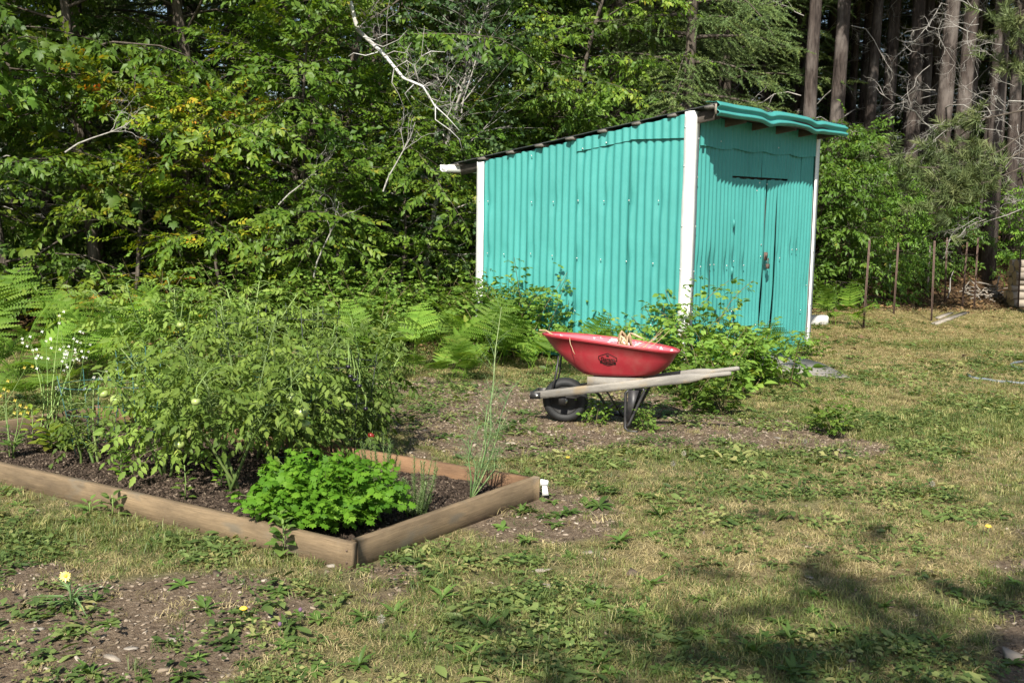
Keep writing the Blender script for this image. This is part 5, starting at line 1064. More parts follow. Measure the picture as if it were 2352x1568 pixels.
T4 = tomato_plant('tomato plant bearing the largest pale green fruit behind the parsley', bed_pt(672, 1075), .82, .32, 120, R1, 5)
T5 = tomato_plant('tomato plant with dark cherry fruits at the right of the row', bed_pt(800, 1040), .80, .30, 110, R1, 5, dark=.12)
T6 = tomato_plant('tallest tomato plant with a shoot above all others', bed_pt(440, 1000), 1.05, .25, 120, R1, 5)
T7 = tomato_plant('tomato plant in the back row behind the slanting stem', bed_pt(560, 985), 1.0, .32, 120, R1, 5)
T8 = tomato_plant('tomato plant in the back row behind the largest fruit', bed_pt(690, 985), .98, .32, 120, R1, 5)
T9 = tomato_plant('tomato plant in the back row at the right end', bed_pt(790, 990), .85, .32, 110, R1, 5)
T10 = tomato_plant('tomato plant in the back row at the left end', bed_pt(360, 985), .66, .26, 70, R1, 5)
T11 = tomato_plant('tomato plant in the middle of the row between two cages', bed_pt(600, 1045), .90, .32, 110, R1, 5)
b2 = np.array(T6.location); y2 = b2[1]
def add_fruit(T, px, py, Y, r, mat, ribs=6):
    p = AT(px, py, Y) - np.array(T.location); make_tomato(p, 'tomato', mat, T, r, R1, ribs)
    top = p + np.array([0, 0, r*1.1]); q = np.array([p[0]*.4, p[1]*.4, p[2]+.12]); MB().tube([top, top + np.array([0, .02, .04]), (top+q)/2 + np.array([0, 0, .05]), q], [.003, .003, .0035, .004], 5).build('fruit_stalk', M['stem'], T, True)
add_fruit(T4, 691, 946, T4.location.y-.60, .040, 'tom', 8); add_fruit(T4, 668, 913, T4.location.y-.52, .028, 'tom'); add_fruit(T4, 700, 975, T4.location.y-.52, .03, 'tom')
add_fruit(T1, 450, 922, y1-.52, .023, 'tom', 5); add_fruit(T2, 412, 1020, T2.location.y-.46, .028, 'tom'); add_fruit(T3, 268, 918, T3.location.y-.42, .036, 'tom', 8); add_fruit(T3, 240, 905, T3.location.y, .028, 'tom'); add_fruit(T6, 415, 746, y2-.3, .025, 'tom'); add_fruit(T10, 314, 884, T10.location.y-.5, .014, 'tom')
for px, py in ((805, 864), (814, 872), (826, 886), (840, 938), (800, 842)): add_fruit(T5, px, py, T5.location.y-.50, .0145, 'blacktom', 3)
add_fruit(T5, 852, 1000, T5.location.y-.1, .022, 'redtom')
# tall shoot
sh = [AT(x, y, y2-.08) for x, y in ((440, 860), (432, 800), (432, 745), (440, 700), (442, 668))]; tall = tomato_plant.__wrapped__ if False else None
st = MB().tube(np.array(sh)-b2, np.linspace(.006, .002, 5), 6); st.build('shoot', M['stem'], T6, True)
pos = []; f = []; n = []; sc = []; rd = []
for k in range(16): s = k/15*4*.98; i = int(s); q = (sh[i]+(sh[min(4, i+1)]-sh[i])*(s-i))-b2; az = k*2.4; d = np.array([math.cos(az), math.sin(az), .35]); pos.append(q+d*.03); f.append(d); n.append(np.array([0, -.4, 1])+R1.normal(0, .3, 3)); sc.append(.75-.2*k/15); rd.append(R1.random())
V, F, r = place_sprays(R1, cp_tom, pos, f, n, sc, rd); link('shoot_leaves', mesh_np('shoot_leaves', V, [F], M['tomato'], r), T6)

# --- wire cages
def cage(label, base, H, mat, rings=4, rb=.10, rt=.19):
    t = thing('tomato_cage', label, 'cage', base, R1.uniform(0, 2), 'wire cages round the tomato plants'); a = np.linspace(0, 2*math.pi, 25)
    for k in range(rings): z = H*(k+.6)/rings; r = rb+(rt-rb)*(k+.6)/rings; MB().tube(np.stack([r*np.cos(a), r*np.sin(a), 0*a+z], 1), .0026, 5, False).build('ring', M[mat], t)
    for k in range(4): A = k*math.pi/2+.4; MB().tube([(rb*.9*math.cos(A), rb*.9*math.sin(A), -.05), (rt*math.cos(A), rt*math.sin(A), H)], .0028, 5).build('leg', M[mat], t)
cage('green wire cage round the small plant at the left', bed_pt(215, 1040), .50, 'cagegreen', 3); cage('green wire cage between the left plants', bed_pt(325, 1030), .62, 'cagegreen', 4, .08, .14); cage('dark wire cage at the right end of the tomatoes', bed_pt(800, 1050), .66, 'cagedark', 3); cage('green wire cage behind the largest fruit', bed_pt(655, 1070), .62, 'cagegreen', 4); cage('dark wire cage in the middle of the back row', bed_pt(560, 1000), .85, 'cagedark', 4); cage('dark wire cage in the back row at the right', bed_pt(720, 990), .85, 'cagedark', 4)

# --- parsley
def leaflet_parsley():
    pts = [(0, 0), (.16, .18), (.42, .22), (.34, .38), (.52, .52), (.3, .56), (.32, .8), (.12, .74), (0, 1), (-.12, .74), (-.32, .8), (-.3, .56), (-.52, .52), (-.34, .38), (-.42, .22), (-.16, .18)]; V = [(x, y, .10*math.sin(7*x)*.5 - .15*y*y) for x, y in pts] + [(0, .45, .04)]; n = len(pts); return np.array(V), np.array([[n, i, (i+1) % n] for i in range(n)])
LP = leaflet_parsley(); cp_par = [compound_tpl(R1, 5, .048, LP, .036, .3, 1.2) for _ in range(4)]
def parsley():
    base = bed_pt(745, 1205); t = thing('parsley_plant', 'big bright green parsley clump in the front corner of the bed', 'parsley', base); st = MB(); pos, f, n, sc, rd = [], [], [], [], []
    for k in range(900):
        a = k*2.39996; u = math.sqrt((k+.5)/900); th = u*1.30; L_ = .20 + .20*R1.random(); d = np.array([math.cos(a)*math.sin(th), math.sin(a)*math.sin(th)*.8, math.cos(th)]); tip = np.array([d[0]*.31, d[1]*.29, d[2]*.27]) * (L_/.3)*R1.uniform(.72, 1.06) + np.array([0, 0, .03])
        if k % 4 == 0: mid = tip*.5+np.array([0, 0, .05]); st.tube([d*.02, mid, tip], [.0025, .002, .0015], 4, False, rnd=R1.random())
        pos.append(tip); f.append(np.array([d[0], d[1], .15]) + R1.normal(0, .4, 3)); n.append(np.array([0, -.2, 1.0]) + d*.6 + R1.normal(0, .35, 3)); sc.append(R1.uniform(.7, 1.25)); rd.append(np.clip(R1.normal(.5, .25), 0, 1))
    V, F, r = place_sprays(R1, cp_par, pos, f, n, sc, rd); st.build('stalks', M['stem'], t, True); link('foliage', mesh_np('foliage', V, [F], M['parsley'], r), t)
parsley()
# --- rosemary
def rosemary(label, base, H, ns, rad):
    t = thing('rosemary_plant', label, 'rosemary', base); st = MB(); V, F, R = [], [], []
    for k in range(ns):
        a = k*2.4; P = curve_pts((math.cos(a)*rad*.5*math.sqrt(k/ns), math.sin(a)*rad*.5*math.sqrt(k/ns), -.02), (math.cos(a)*.22, math.sin(a)*.22, 1), H*R1.uniform(.55, 1.05), 7, (0, 0, .3), R1, .05); st.tube(P, np.linspace(.003, .0015, 7), 4, False, rnd=.3); m = int(len(P)*18)
        for q in range(m):
            s = .12 + .88*q/m; c = np.array([np.interp(s, np.linspace(0, 1, 7), P[:, j]) for j in range(3)]); az = q*2.4; d = unit(np.array([math.cos(az), math.sin(az), R1.uniform(.2, 1.0)])); w = unit(np.cross(d, (0, 0, 1)))*.0016; l = R1.uniform(.018, .030)*(1.1-.3*s); b = len(V); V += [c-w, c+w, c+d*l+w*.6, c+d*l-w*.6]; F.append([b, b+1, b+2, b+3]); R += [R1.random()]*4
    st.build('stems', M['stem'], t); link('foliage', mesh_np('foliage', np.array(V), [F], M['rosemary'], R), t)
rosemary('upright rosemary with spiky shoots, before the back board', bed_pt(958, 1180), .30, 13, .10); rosemary('rosemary right behind the parsley', bed_pt(872, 1130), .33, 14, .14)
# --- dill: tall feathery stems
def dill(label, base, tips, rng):
    t = thing('dill_plant', label, 'dill', base); st = MB(); fe = MB()
    for (tx, ty, dy) in tips:
        tip = AT(tx, ty, base[1]+dy)-base; mid = tip*.5 + np.array([rng.normal(.02, .03), 0, .02]); P = np.array([[0, 0, -.02], mid*.5+[.01, 0, 0], mid, (mid+tip)/2 + [-.01, 0, 0], tip]); st.tube(P, [.0045, .004, .0034, .0028, .0016], 5, rnd=rng.random())
        for k in range(16):
            s = rng.uniform(.15, 1); q = np.array([np.interp(s, np.linspace(0, 1, 5), P[:, j]) for j in range(3)]); a = rng.uniform(0, 6.28); d = np.array([math.cos(a)*.6, math.sin(a)*.6, .8]); B_ = curve_pts(q, d, rng.uniform(.06, .16), 4, (0, 0, -2), rng, .15); fe.tube(B_, np.linspace(.0014, .0007, 4), 3, False, rnd=rng.random())
            for j in range(9): p0 = B_[rng.integers(1, 4)]; e = p0 + unit(rng.normal(0, 1, 3))*rng.uniform(.015, .04); fe.tube([p0, e], [.0007, .0005], 3, False, rnd=rng.random())
    st.build('stems', M['dill'], t); fe.build('foliage', M['dill'], t)
dill('tall wispy dill stems rising by the back right corner of the bed', bed_pt(1080, 1140), [(1152, 705, .5), (1135, 860, .2), (1120, 930, .1), (1160, 960, .1), (1100, 980, .0), (1075, 1010, .1), (1145, 1030, .05), (1170, 900, .2)], R1)
# --- bolted arugula with white flowers
def arugula(label, base, tips, rng, fm='white_petal', mat='weed', fl=5):
    t = thing('flowering_arugula', label, 'arugula', base, 0, 'bolted flowering stems at the left of the bed'); st = MB(); lf = []; fw = []
    tV, tF = leaf_tpl(.55, 0, 0, .6); lV, lF = leaf_tpl2(.30)
    for (tx, ty, dy) in tips:
        tip = AT(tx, ty, base[1]+dy)-base; mid = tip*.55 + np.array([rng.normal(0, .04), 0, .0]); P = np.array([[rng.normal(0, .03), 0, -.02], mid*.5, mid, tip]); st.tube(P, [.004, .0035, .003, .0015], 5, rnd=rng.random())
        for k in range(12): s = rng.uniform(.15, .85); q = np.array([np.interp(s, [0, .33, .66, 1], P[:, j]) for j in range(3)]); a = rng.uniform(0, 6.28); lf.append(inst(lV, lF, np.zeros(len(lV)), q[None], frames(np.array([[math.cos(a), math.sin(a), .5]]), np.array([[0, 0, 1.]])), rng.uniform(.05, .12)*(1.2-s), np.array([rng.random()])))
        for k in range(fl):
            s = rng.uniform(.78, 1.0); c = np.array([np.interp(s, [0, .33, .66, 1], P[:, j]) for j in range(3)]) + rng.normal(0, .02, 3)
            for j in range(4): a = j*1.5708+.4; lf_ = inst(tV, tF, np.zeros(len(tV)), c[None], frames(np.array([[math.cos(a), -.5, math.sin(a)]]), np.array([[0, -1., .4]])), .013, np.array([rng.random()])); fw.append(lf_)
    st.build('stems', M['stem'], t); V, F, r = join(lf); link('leaves', mesh_np('leaves', V, [F], M[mat], r), t); V, F, r = join(fw); link('flowers', mesh_np('flowers', V, [F], M[fm], r), t)
arugula('white flowering arugula stems before the ferns at the left', bed_pt(110, 985), [(138, 722, .5), (150, 790, .4), (72, 790, .4), (105, 770, .5), (175, 745, .5), (185, 795, .4), (60, 770, .5), (140, 760, .6)], R1)
arugula('second cluster of white flowering stems beside the wire cage', bed_pt(170, 960), [(200, 770, .5), (160, 815, .3), (240, 850, .2), (210, 870, .1), (280, 830, .3), (130, 880, .2)], R1)
arugula('tall yellow flowered stems at the left edge of the bed', bed_pt(25, 1050), [(12, 888, .1), (62, 840, .3), (38, 915, .1), (58, 940, .0)], R1, 'yellow_petal', 'weed', 3)
# --- leafy small plants: basil, lettuce
def leafy(label, name, cat, base, n, H, size, mat, rng, w=.55, stem=True, flat=.6):
    t = thing(name, label, cat, base); st = MB(); tV, tF = leaf_tpl2(w, .2, .25); L_ = []
    for k in range(n):
        s = (k+.5)/n; a = k*2.4; d = np.array([math.cos(a), math.sin(a), flat*(.4+s)]); z = H*s if stem else .01; q = np.array([0, 0, z]) + d*.015; L_.append(inst(tV, tF, np.zeros(len(tV)), q[None], frames(d[None], np.array([[0, -.1, 1.]])), size*rng.uniform(.7, 1.15)*(1.2-.5*s), np.array([rng.random()])))
    if stem: st.tube([(0, 0, -.02), (.005, 0, H*.5), (0, .004, H)], [.004, .003, .002], 5); st.build('stem', M['stem'], t)
    V, F, r = join(L_); link('leaves', mesh_np('leaves', V, [F], M[mat], r), t); return t
leafy('small basil plant left of the tomatoes near the front board', 'basil_plant', 'basil', bed_pt(277, 1085), 26, .13, .05, 'basil', R1); leafy('slim basil seedling beside the slanting tomato stem', 'basil_plant', 'basil', bed_pt(508, 1115), 26, .17, .045, 'basil', R1); leafy('thin tomato seedling by the front board', 'tomato_seedling', 'seedling', bed_pt(425, 1140), 18, .18, .05, 'tomato', R1)
leafy('yellowing lettuce at the far left of the bed', 'lettuce_plant', 'lettuce', bed_pt(118, 1030), 22, .12, .11, 'lettuce', R1); leafy('pale leafy green between lettuce and wire cage', 'lettuce_plant', 'lettuce', bed_pt(165, 1020), 20, .1, .09, 'lettuce', R1); leafy('bolted pale green stem beside the left board', 'lettuce_plant', 'lettuce', bed_pt(75, 1010), 16, .22, .07, 'lettuce', R1); leafy('yellow-green seedling near the back board', 'lettuce_plant', 'lettuce', bed_pt(300, 975), 16, .1, .06, 'lettuce', R1)
leafy('round-leaved seedling climbing over the front board', 'vetch_plant', 'weed', ground_pt(650, 1275), 20, .17, .075, 'weed', R1, .75)
leafy('leafy weed growing against the front board', 'leafy_weed', 'weed', ground_pt(258, 1185), 14, .11, .07, 'weed', R1, .45); leafy('second leafy weed growing against the front board', 'leafy_weed', 'weed', ground_pt(205, 1180), 12, .06, .06, 'weed', R1, .45)
# goatsbeard with its yellow flower
p = ground_pt(165, 1400); t = thing('goatsbeard_plant', 'single pale yellow star flower on a grey-green stem in bare soil', 'flower', p); top = AT(152, 1322, p[1])-p; m = MB()
m.tube([(0, 0, -.02), top*.5+np.array([.005, 0, 0]), top], [.004, .0038, .003], 6, rnd=.4); L_ = []; tV, tF = leaf_tpl(.06, .3, .35, .3)
for k in range(24): a = R1.uniform(0, 6.28); z = R1.uniform(0, .08); L_.append(inst(tV, tF, np.zeros(len(tV)), np.array([[0, 0, z]]), frames(np.array([[math.cos(a), math.sin(a)*.7, R1.uniform(.1, .9)]]), np.array([[0, 0, 1.]])), R1.uniform(.10, .2), np.array([R1.random()])))
m.build('stem', M['dill'], t); V, F, r = join(L_); link('leaves', mesh_np('leaves', V, [F], M['dill'], r), t); L_ = []; tV, tF = leaf_tpl(.26, .05, .05, .6)
for k in range(13): a = k*2*math.pi/13; L_.append(inst(tV, tF, np.zeros(len(tV)), top[None], frames(np.array([[math.cos(a), -.45*1 + .15*math.sin(a), math.sin(a)*.8+.2]]), np.array([[0, -1., .5]])), R1.uniform(.024, .03), np.array([R1.random()])))
V, F, r = join(L_); link('petals', mesh_np('petals', V, [F], M['pale_yellow'], r), t); MB().sphere(top+np.array([0, -.006, .003]), .007, 8, 6).build('flower_centre', M['yellow_petal'], t)

# ================================================================== GROUND COVER
R2 = np.random.default_rng(303)
def scatter(name, P, rz, tilt, scl, idx, tmpl, label, cat):
    col = bpy.data.collections.new(name+'_pieces')
    for k, me in enumerate(tmpl): col.objects.link(bpy.data.objects.new('%s_piece_%02d' % (name, k), me))
    me = bpy.data.meshes.new(name); me.vertices.add(len(P)); me.vertices.foreach_set('co', np.asarray(P, np.float32).ravel()); me.update()
    rot = np.stack([tilt[:, 0], tilt[:, 1], rz], 1).astype(np.float32)
    a = me.attributes.new('rot', 'FLOAT_VECTOR', 'POINT'); a.data.foreach_set('vector', rot.ravel()); a = me.attributes.new('scl', 'FLOAT', 'POINT'); a.data.foreach_set('value', np.asarray(scl, np.float32)); a = me.attributes.new('idx', 'INT', 'POINT'); a.data.foreach_set('value', np.asarray(idx, np.int32))
    o = link(name, me); g = bpy.data.node_groups.new(name+'_scatter', 'GeometryNodeTree'); g.interface.new_socket('Geometry', in_out='INPUT', socket_type='NodeSocketGeometry'); g.interface.new_socket('Geometry', in_out='OUTPUT', socket_type='NodeSocketGeometry')
    N = g.nodes; L = g.links; gi = N.new('NodeGroupInput'); go = N.new('NodeGroupOutput'); ip = N.new('GeometryNodeInstanceOnPoints'); ci = N.new('GeometryNodeCollectionInfo'); ci.inputs['Collection'].default_value = col; ci.inputs['Separate Children'].default_value = True; ci.inputs['Reset Children'].default_value = True
    def na(nm, tp):
        n = N.new('GeometryNodeInputNamedAttribute'); n.data_type = tp; n.inputs['Name'].default_value = nm; return n.outputs['Attribute']
    L.new(gi.outputs[0], ip.inputs['Points']); L.new(ci.outputs[0], ip.inputs['Instance']); ip.inputs['Pick Instance'].default_value = True
    L.new(na('idx', 'INT'), ip.inputs['Instance Index']); L.new(na('scl', 'FLOAT'), ip.inputs['Scale']); er = N.new('FunctionNodeEulerToRotation'); L.new(na('rot', 'FLOAT_VECTOR'), er.inputs[0]); L.new(er.outputs[0], ip.inputs['Rotation']); L.new(ip.outputs[0], go.inputs[0])
    md = o.modifiers.new('scatter', 'NODES'); md.node_group = g; stuff(o, label, cat); return o
def blades(n, h, w, spread, lean, mat, name):
    V, F = [], []
    for k in range(n):
        a = R2.uniform(0, 6.28); p = np.array([R2.normal(0, spread), R2.normal(0, spread), -.004]); hh = h*R2.uniform(.5, 1.15); l = lean*R2.uniform(.3, 1.3); d = np.array([math.cos(a), math.sin(a), 0]); s = np.array([-d[1], d[0], 0])*w/2; b = len(V)
        m1 = p + d*l*hh*.35 + np.array([0, 0, hh*.6/(1+l*.4)]); t = p + d*l*hh + np.array([0, 0, hh*.95/(1+l*.9)]); V += [p-s, p+s, m1-s*.8, m1+s*.8, t]; F += [[b, b+1, b+3], [b, b+3, b+2], [b+2, b+3, b+4]]
    return mesh_np(name, np.array(V), [F], M[mat])
def leafpatch(n, size, w, rad, hgt, mat, name, tpl=None, up=.35):
    tV, tF = tpl or leaf_tpl(w, .1, .15, .55); L_ = []
    for k in range(n):
        a = R2.uniform(0, 6.28); p = np.array([[R2.normal(0, rad), R2.normal(0, rad), R2.uniform(0, hgt)]]); L_.append(inst(tV, tF, np.zeros(len(tV)), p, frames(np.array([[math.cos(a), math.sin(a), R2.uniform(-.1, up)]]), np.array([[R2.normal(0, .3), R2.normal(0, .3), 1.]])), size*R2.uniform(.6, 1.2), np.array([.5])))
    V, F, r = join(L_); return mesh_np(name, V, [F], M[mat])
def chip(l, w, h, mat, name):
    V = np.array([[x, y, z] for x in (-1, 1) for y in (-1, 1) for z in (-1, 1)], float)*np.array([l, w, h])/2; V += R2.normal(0, .16, V.shape)*np.array([l, w, h*.8]); V[:, 2] += h*.3
    return mesh_np(name, V, [[[0,1,3,2],[4,6,7,5],[0,4,5,1],[2,3,7,6],[0,2,6,4],[1,5,7,3]]], M[mat])
TG = [blades(18, .050, .0036, .030, 1.1, 'grass', 'grass') for _ in range(5)] + [blades(12, .085, .0036, .022, .8, 'grass', 'grass') for _ in range(2)]
TS = [blades(20, .048, .0032, .034, 1.8, 'straw', 'straw') for _ in range(4)]
trifol = lambda: None
TC = [leafpatch(22, .020, .95, .035, .028, 'clover', 'clover') for _ in range(4)] + [leafpatch(14, .034, .6, .04, .03, 'clover', 'clover') for _ in range(3)] + [leafpatch(8, .065, .38, .03, .015, 'clover', 'clover', leaf_tpl2(.38), .7) for _ in range(3)]
TK = [chip(R2.uniform(.015, .045), R2.uniform(.008, .018), R2.uniform(.004, .009), 'chip', 'chip') for _ in range(8)]
TL = [chip(.012*R2.uniform(.6, 1.8), .010, .008, 'crumb', 'crumb') for _ in range(6)]
TF = [leafpatch(5, .06, .6, .06, .01, 'litter', 'litter', None, .15) for _ in range(4)]
def sample(n, y0, y1, xpad=.6):
    """uniform on the ground in view"""
    y = np.sqrt(R2.uniform(y0*y0, y1*y1, n)); x = R2.uniform(-1, 1, n)*(.52*y+xpad); return x, y
def emit(name, x, y, keep, scl, tmpl, label, cat, tilt=.12, sink=0.0, zf=None, idx=None):
    k = keep & ~inshed(x, y, -.02); x, y, s = x[k], y[k], np.broadcast_to(scl, k.shape)[k]; z = (gz(x, y) if zf is None else zf(x, y)) + .025*(fbm(x*7, y*7, 9, 3)-.5)*(zf is None) + sink
    i_ = R2.integers(0, len(tmpl), len(x)) if idx is None else idx[k]
    return scatter(name, np.stack([x, y, z], 1), R2.uniform(0, 6.28, len(x)), R2.normal(0, tilt, (len(x), 2)), s*R2.uniform(.7, 1.3, len(x)), i_, tmpl, label, cat)
def far_scale(y): return 1 + .035*np.maximum(y-6, 0)
x, y = sample(200000, 2.9, 18.5); di, dr, lu, fo, px, py = masks(x, y); u = R2.random(len(x)); b = ~inbed(x, y, .03); pr = np.clip(.40 + .5*lu - .15*dr, .05, 1)*(1-.93*di)*(1-fo)*np.where(y > 10, .6, 1)
emit('lawn_grass', x, y, b & (u < pr), far_scale(y)*np.where(y > 8.5, .60, .70)*(1+.25*lu), TG, 'short green grass of the patchy lawn', 'grass')
x, y = sample(160000, 2.9, 18.5); di, dr, lu, fo, px, py = masks(x, y); u = R2.random(len(x)); b = ~inbed(x, y, .03); pr = np.clip(.34 + .75*dr - .25*lu, .02, 1)*(1-.85*di)*(1-fo*.9)
emit('dry_grass', x, y, b & (u < pr), far_scale(y)*.66, TS, 'dry straw-coloured grass of the lawn', 'dry grass')
x, y = sample(70000, 2.9, 15); di, dr, lu, fo, px, py = masks(x, y); u = R2.random(len(x)); b = ~inbed(x, y, .03); n = fbm(x*2.2, y*2.2, 61, 3); pr = np.clip(sstep(.42, .62, n)*(.45 + .35*lu)*(1-.55*dr)*(1-.5*di), 0, 1)*(1-fo)*np.where(y > 9, .5, 1)
emit('clover_and_weeds', x, y, b & (u < pr), far_scale(y), TC, 'low clover and broad-leaved weeds in the lawn', 'weeds')
x, y = sample(120000, 2.9, 13); di, dr, lu, fo, px, py = masks(x, y); u = R2.random(len(x)); b = ~inbed(x, y, .03); pr = np.clip(.05 + .75*di, 0, 1)*(1-fo)*np.where(y < 5, .9, 1)
emit('wood_chips', x, y, b & (u < pr), np.where(R2.random(len(x)) < .012, 1.6, .6)*far_scale(y), TK, 'brown wood chips scattered over the bare soil', 'wood chips', .25)
x = R2.uniform(-4, .3, 60000); y = R2.uniform(4.3, 7.6, 60000)
emit('soil_crumbs', x, y, inbed(x, y, -.06), .9, TL, 'dark crumbs of soil and bark in the bed', 'soil', .5, 0, lambda a, c: soil_z(a, c) + .02*(fbm(a*14, c*14, 6, 3)-.5))
emit('bed_chips', x, y, inbed(x, y, -.06) & (R2.random(60000) < .10), .55, TK, 'pale chips and dry leaf bits lying on the bed soil', 'wood chips', .3, 0, lambda a, c: soil_z(a, c) + .02*(fbm(a*14, c*14, 6, 3)-.5))
x, y = sample(30000, 10.5, 26); di, dr, lu, fo, px, py = masks(x, y)
emit('leaf_litter', x, y, (R2.random(len(x)) < fo*.9 + .02), 1.2, TF, 'brown fallen leaves on the forest floor', 'leaf litter', .2)
# single weeds one can pick out: dandelion-like rosettes
def rosette(rng, n, L_, w, mat='weed', up=.35):
    tV, tF = leaf_tpl2(w, .2, .35); P = []
    for k in range(n): a = k*2.4 + rng.normal(0, .3); P.append(inst(tV, tF, np.zeros(len(tV)), np.array([[0, 0, .004]]), frames(np.array([[math.cos(a), math.sin(a), up*rng.uniform(.3, 1.8)]]), np.array([[0, 0, 1.]])), L_*rng.uniform(.55, 1.1), np.array([rng.random()*.95])))
    V, F, r = join(P); return mesh_np('rosette_weed', V, [F], M[mat], r)
RS = [rosette(R2, 11, .13, .24), rosette(R2, 9, .10, .34), rosette(R2, 14, .11, .22, up=.8), rosette(R2, 8, .08, .42)]
def rosettes(n, region, label, group, smin=.6, smax=1.2):
    x0, x1, y0, y1 = region; c = 0
    while c < n:
        px, py = R2.uniform(x0, x1), R2.uniform(y0, y1); p = ground_pt(px, py)
        if inbed(p[0], p[1], .08) : continue
        o = link('rosette_weed', RS[R2.integers(0, 4)], None, p, (R2.normal(0, .1), R2.normal(0, .1), R2.uniform(0, 6))); s = R2.uniform(smin, smax); s *= .78; o.scale = (s, s, s); tag(o, label, 'weed', group); c += 1
rosettes(26, (1150, 1560, 1120, 1290), 'dandelion rosette in the cluster right of the bed', 'rosettes right of the bed', .7, 1.3)
rosettes(24, (560, 1300, 1360, 1560), 'low green rosette in the foreground below the bed', 'rosettes in the foreground', .6, 1.1)
rosettes(14, (40, 560, 1340, 1560), 'green rosette on the bare soil at the lower left', 'rosettes on the bare soil', .5, .95)
rosettes(34, (1350, 2330, 1330, 1560), 'broad-leaved weed in the lawn at the lower right', 'weeds in the shaded lawn', .6, 1.1)
rosettes(20, (1500, 2330, 960, 1300), 'small rosette in the sunlit dry lawn', 'rosettes in the dry lawn', .4, .8)
rosettes(16, (900, 1300, 900, 1010), 'small weed on the wood chips behind the bed', 'weeds on the wood chips', .5, .9)
rosettes(12, (40, 620, 1150, 1320), 'weed in the grass along the front board', 'weeds along the front board', .5, .9)
# dandelion flowers, seed heads and clover heads
dn = MB().lathe([(0, .004), (.010, .006), (.016, .0), (.006, -.006), (.0, -.008)], (0, 0, 0), (0, 0, 1), 12).mesh('bloom', M['yellow_petal'], True); pfm = MB(); [pfm.tube([(0, 0, 0), unit(R2.normal(0, 1, 3))*.017], [.0004, .0009], 3, False, rnd=R2.random()) for _ in range(70)]; pf = pfm.mesh('puff', M['puff']); stk = MB().tube([(0, 0, -.06), (.002, 0, -.03), (0, 0, 0)], .0014, 5).mesh('stalk', M['stem'])
pc = MB().sphere((0, 0, 0), (.008, .008, .009), 8, 6).mesh('clover_head', M['purple'], True)
for px, py, kind, lb in ((1304, 1068, 0, 'yellow dandelion flower right of the bed corner'), (2268, 1230, 0, 'yellow dandelion flower at the right edge of the lawn'), (1545, 1083, 1, 'white seed head in the lawn below the wheelbarrow'), (1570, 1058, 1, 'white seed head nearest the wheelbarrow'), (1848, 1030, 1, 'white seed head right of the wood chips'), (1935, 988, 1, 'white seed head among the lawn seedlings'), (2140, 1130, 1, 'white seed head in the dry right lawn'), (875, 1450, 1, 'grey seed head in the shaded foreground'), (643, 1462, 2, 'purple clover head in the foreground weeds'), (690, 1428, 2, 'second purple clover head in the foreground weeds'), (560, 1425, 0, 'small yellow flower on the bare soil')):
    p = ground_pt(px, py, .05); t = thing('dandelion' if kind < 2 else 'clover_flower', lb, 'flower', p); link('stalk', stk, t); link('bloom', (dn, pf, pc)[kind], t)
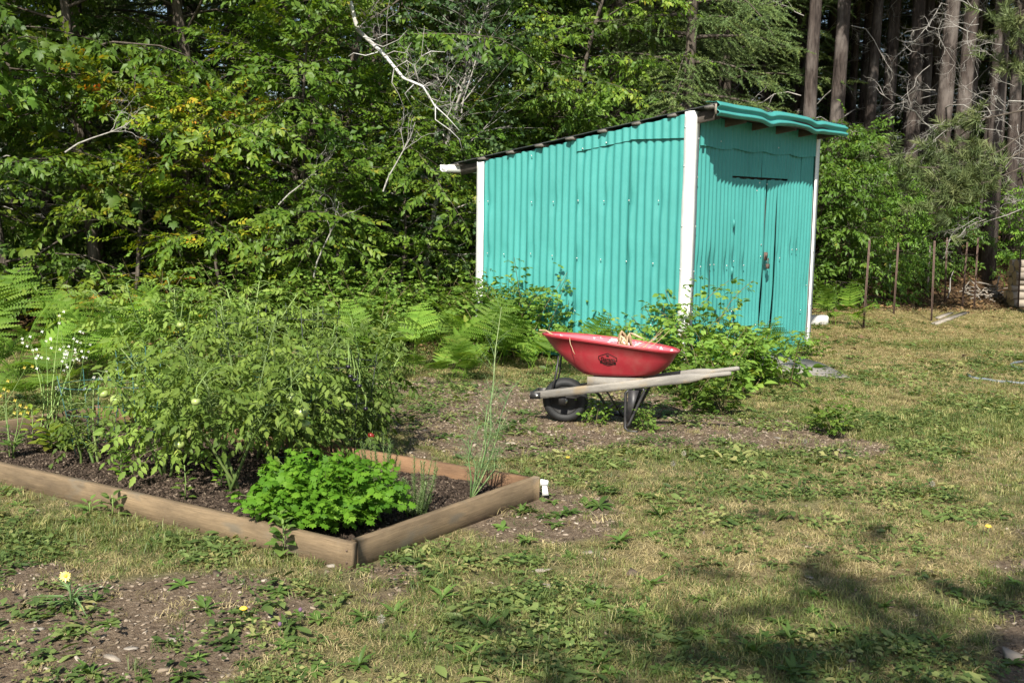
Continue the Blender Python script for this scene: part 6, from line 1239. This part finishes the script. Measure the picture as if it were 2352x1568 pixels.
# bigger wood pieces and stones on the soil
wd = [((255, 1512), (.06, .03, .016), 'weathered knotty wood chunk at the lower left edge of the soil'), ((85, 1445), (.05, .018, .01), 'pale flat wood piece at the far lower left'), ((1350, 1270), (.06, .03, .012), 'pale flat wood piece in the lawn right of the bed'), ((1258, 1348), (.055, .03, .018), 'white bleached bark piece below the bed corner'), ((1240, 1310), (.08, .02, .012), 'long grey splinter below the bed corner'), ((1930, 1035), (.16, .03, .012), 'long grey splinter at the end of the wood chips'), ((1800, 1010), (.14, .022, .012), 'pale bark strip on the chips right of the barrow'), ((395, 1470), (.035, .022, .012), 'grey stone chip on the bare soil'), ((440, 1380), (.04, .02, .01), 'pale chip among the soil weeds'), ((1860, 1325), (.035, .03, .006), 'pale dry leaf lying in the lawn'), ((760, 1300), (.04, .02, .012), 'small pale stone before the bed corner'), ((300, 1490), (.05, .02, .01), 'white bark flake beside the knotty chunk')]
def shard(name, p, sz, mat, label, cat, seed):
    rg_ = np.random.default_rng(seed+50); n = 7; V = []
    for z, sc_ in ((-.6, 1.0), (.35, .95), (.6, .7)):
        for k in range(n): a = 2*math.pi*k/n; V.append([math.cos(a)*sz[0]*sc_, math.sin(a)*sz[1]*sc_, z*sz[2]])
    V = np.array(V) ; J = rg_.uniform(.6, 1.15, n); V[:, :2] *= np.tile(J, 3)[:, None]; V += rg_.normal(0, .08, V.shape)*np.array(sz)
    Q = [[r*n+k, r*n+(k+1) % n, (r+1)*n+(k+1) % n, (r+1)*n+k] for r in range(2) for k in range(n)]
    return tag(link(name, mesh_np(name, V, [Q, [list(range(2*n, 3*n))]], M[mat]), None, p, (rg_.normal(0, .12), rg_.normal(0, .12), rg_.uniform(-.6, .6))), label, cat)
for k, ((px, py), sz, lb) in enumerate(wd): shard('wood_piece' if 'stone' not in lb else 'small_stone', ground_pt(px, py, sz[2]*.3), np.array(sz)*(.65, .5, .8), 'driftwood' if k else 'firewood', lb, 'stone' if 'stone' in lb else 'leaf' if 'leaf' in lb else 'wood', k+1)

# ================================================================== labels for look-alikes: counted from the left
ORD = 'first second third fourth fifth sixth seventh eighth ninth tenth eleventh twelfth thirteenth fourteenth fifteenth sixteenth seventeenth eighteenth nineteenth twentieth twenty-first twenty-second twenty-third twenty-fourth twenty-fifth twenty-sixth twenty-seventh twenty-eighth twenty-ninth thirtieth thirty-first thirty-second thirty-third thirty-fourth thirty-fifth thirty-sixth thirty-seventh thirty-eighth thirty-ninth fortieth'.split()
same = {}
for o in C.objects:
    if o.parent is None and 'label' in o and 'group' in o: same.setdefault(o['label'], []).append(o)
for lb, os_ in same.items():
    if len(os_) < 2 or len(os_) > 40: continue
    os_.sort(key=lambda o: float(proj(np.array(o.location))[0]))
    for k, o in enumerate(os_): o['label'] = lb + ', ' + ORD[k] + ' from the left'
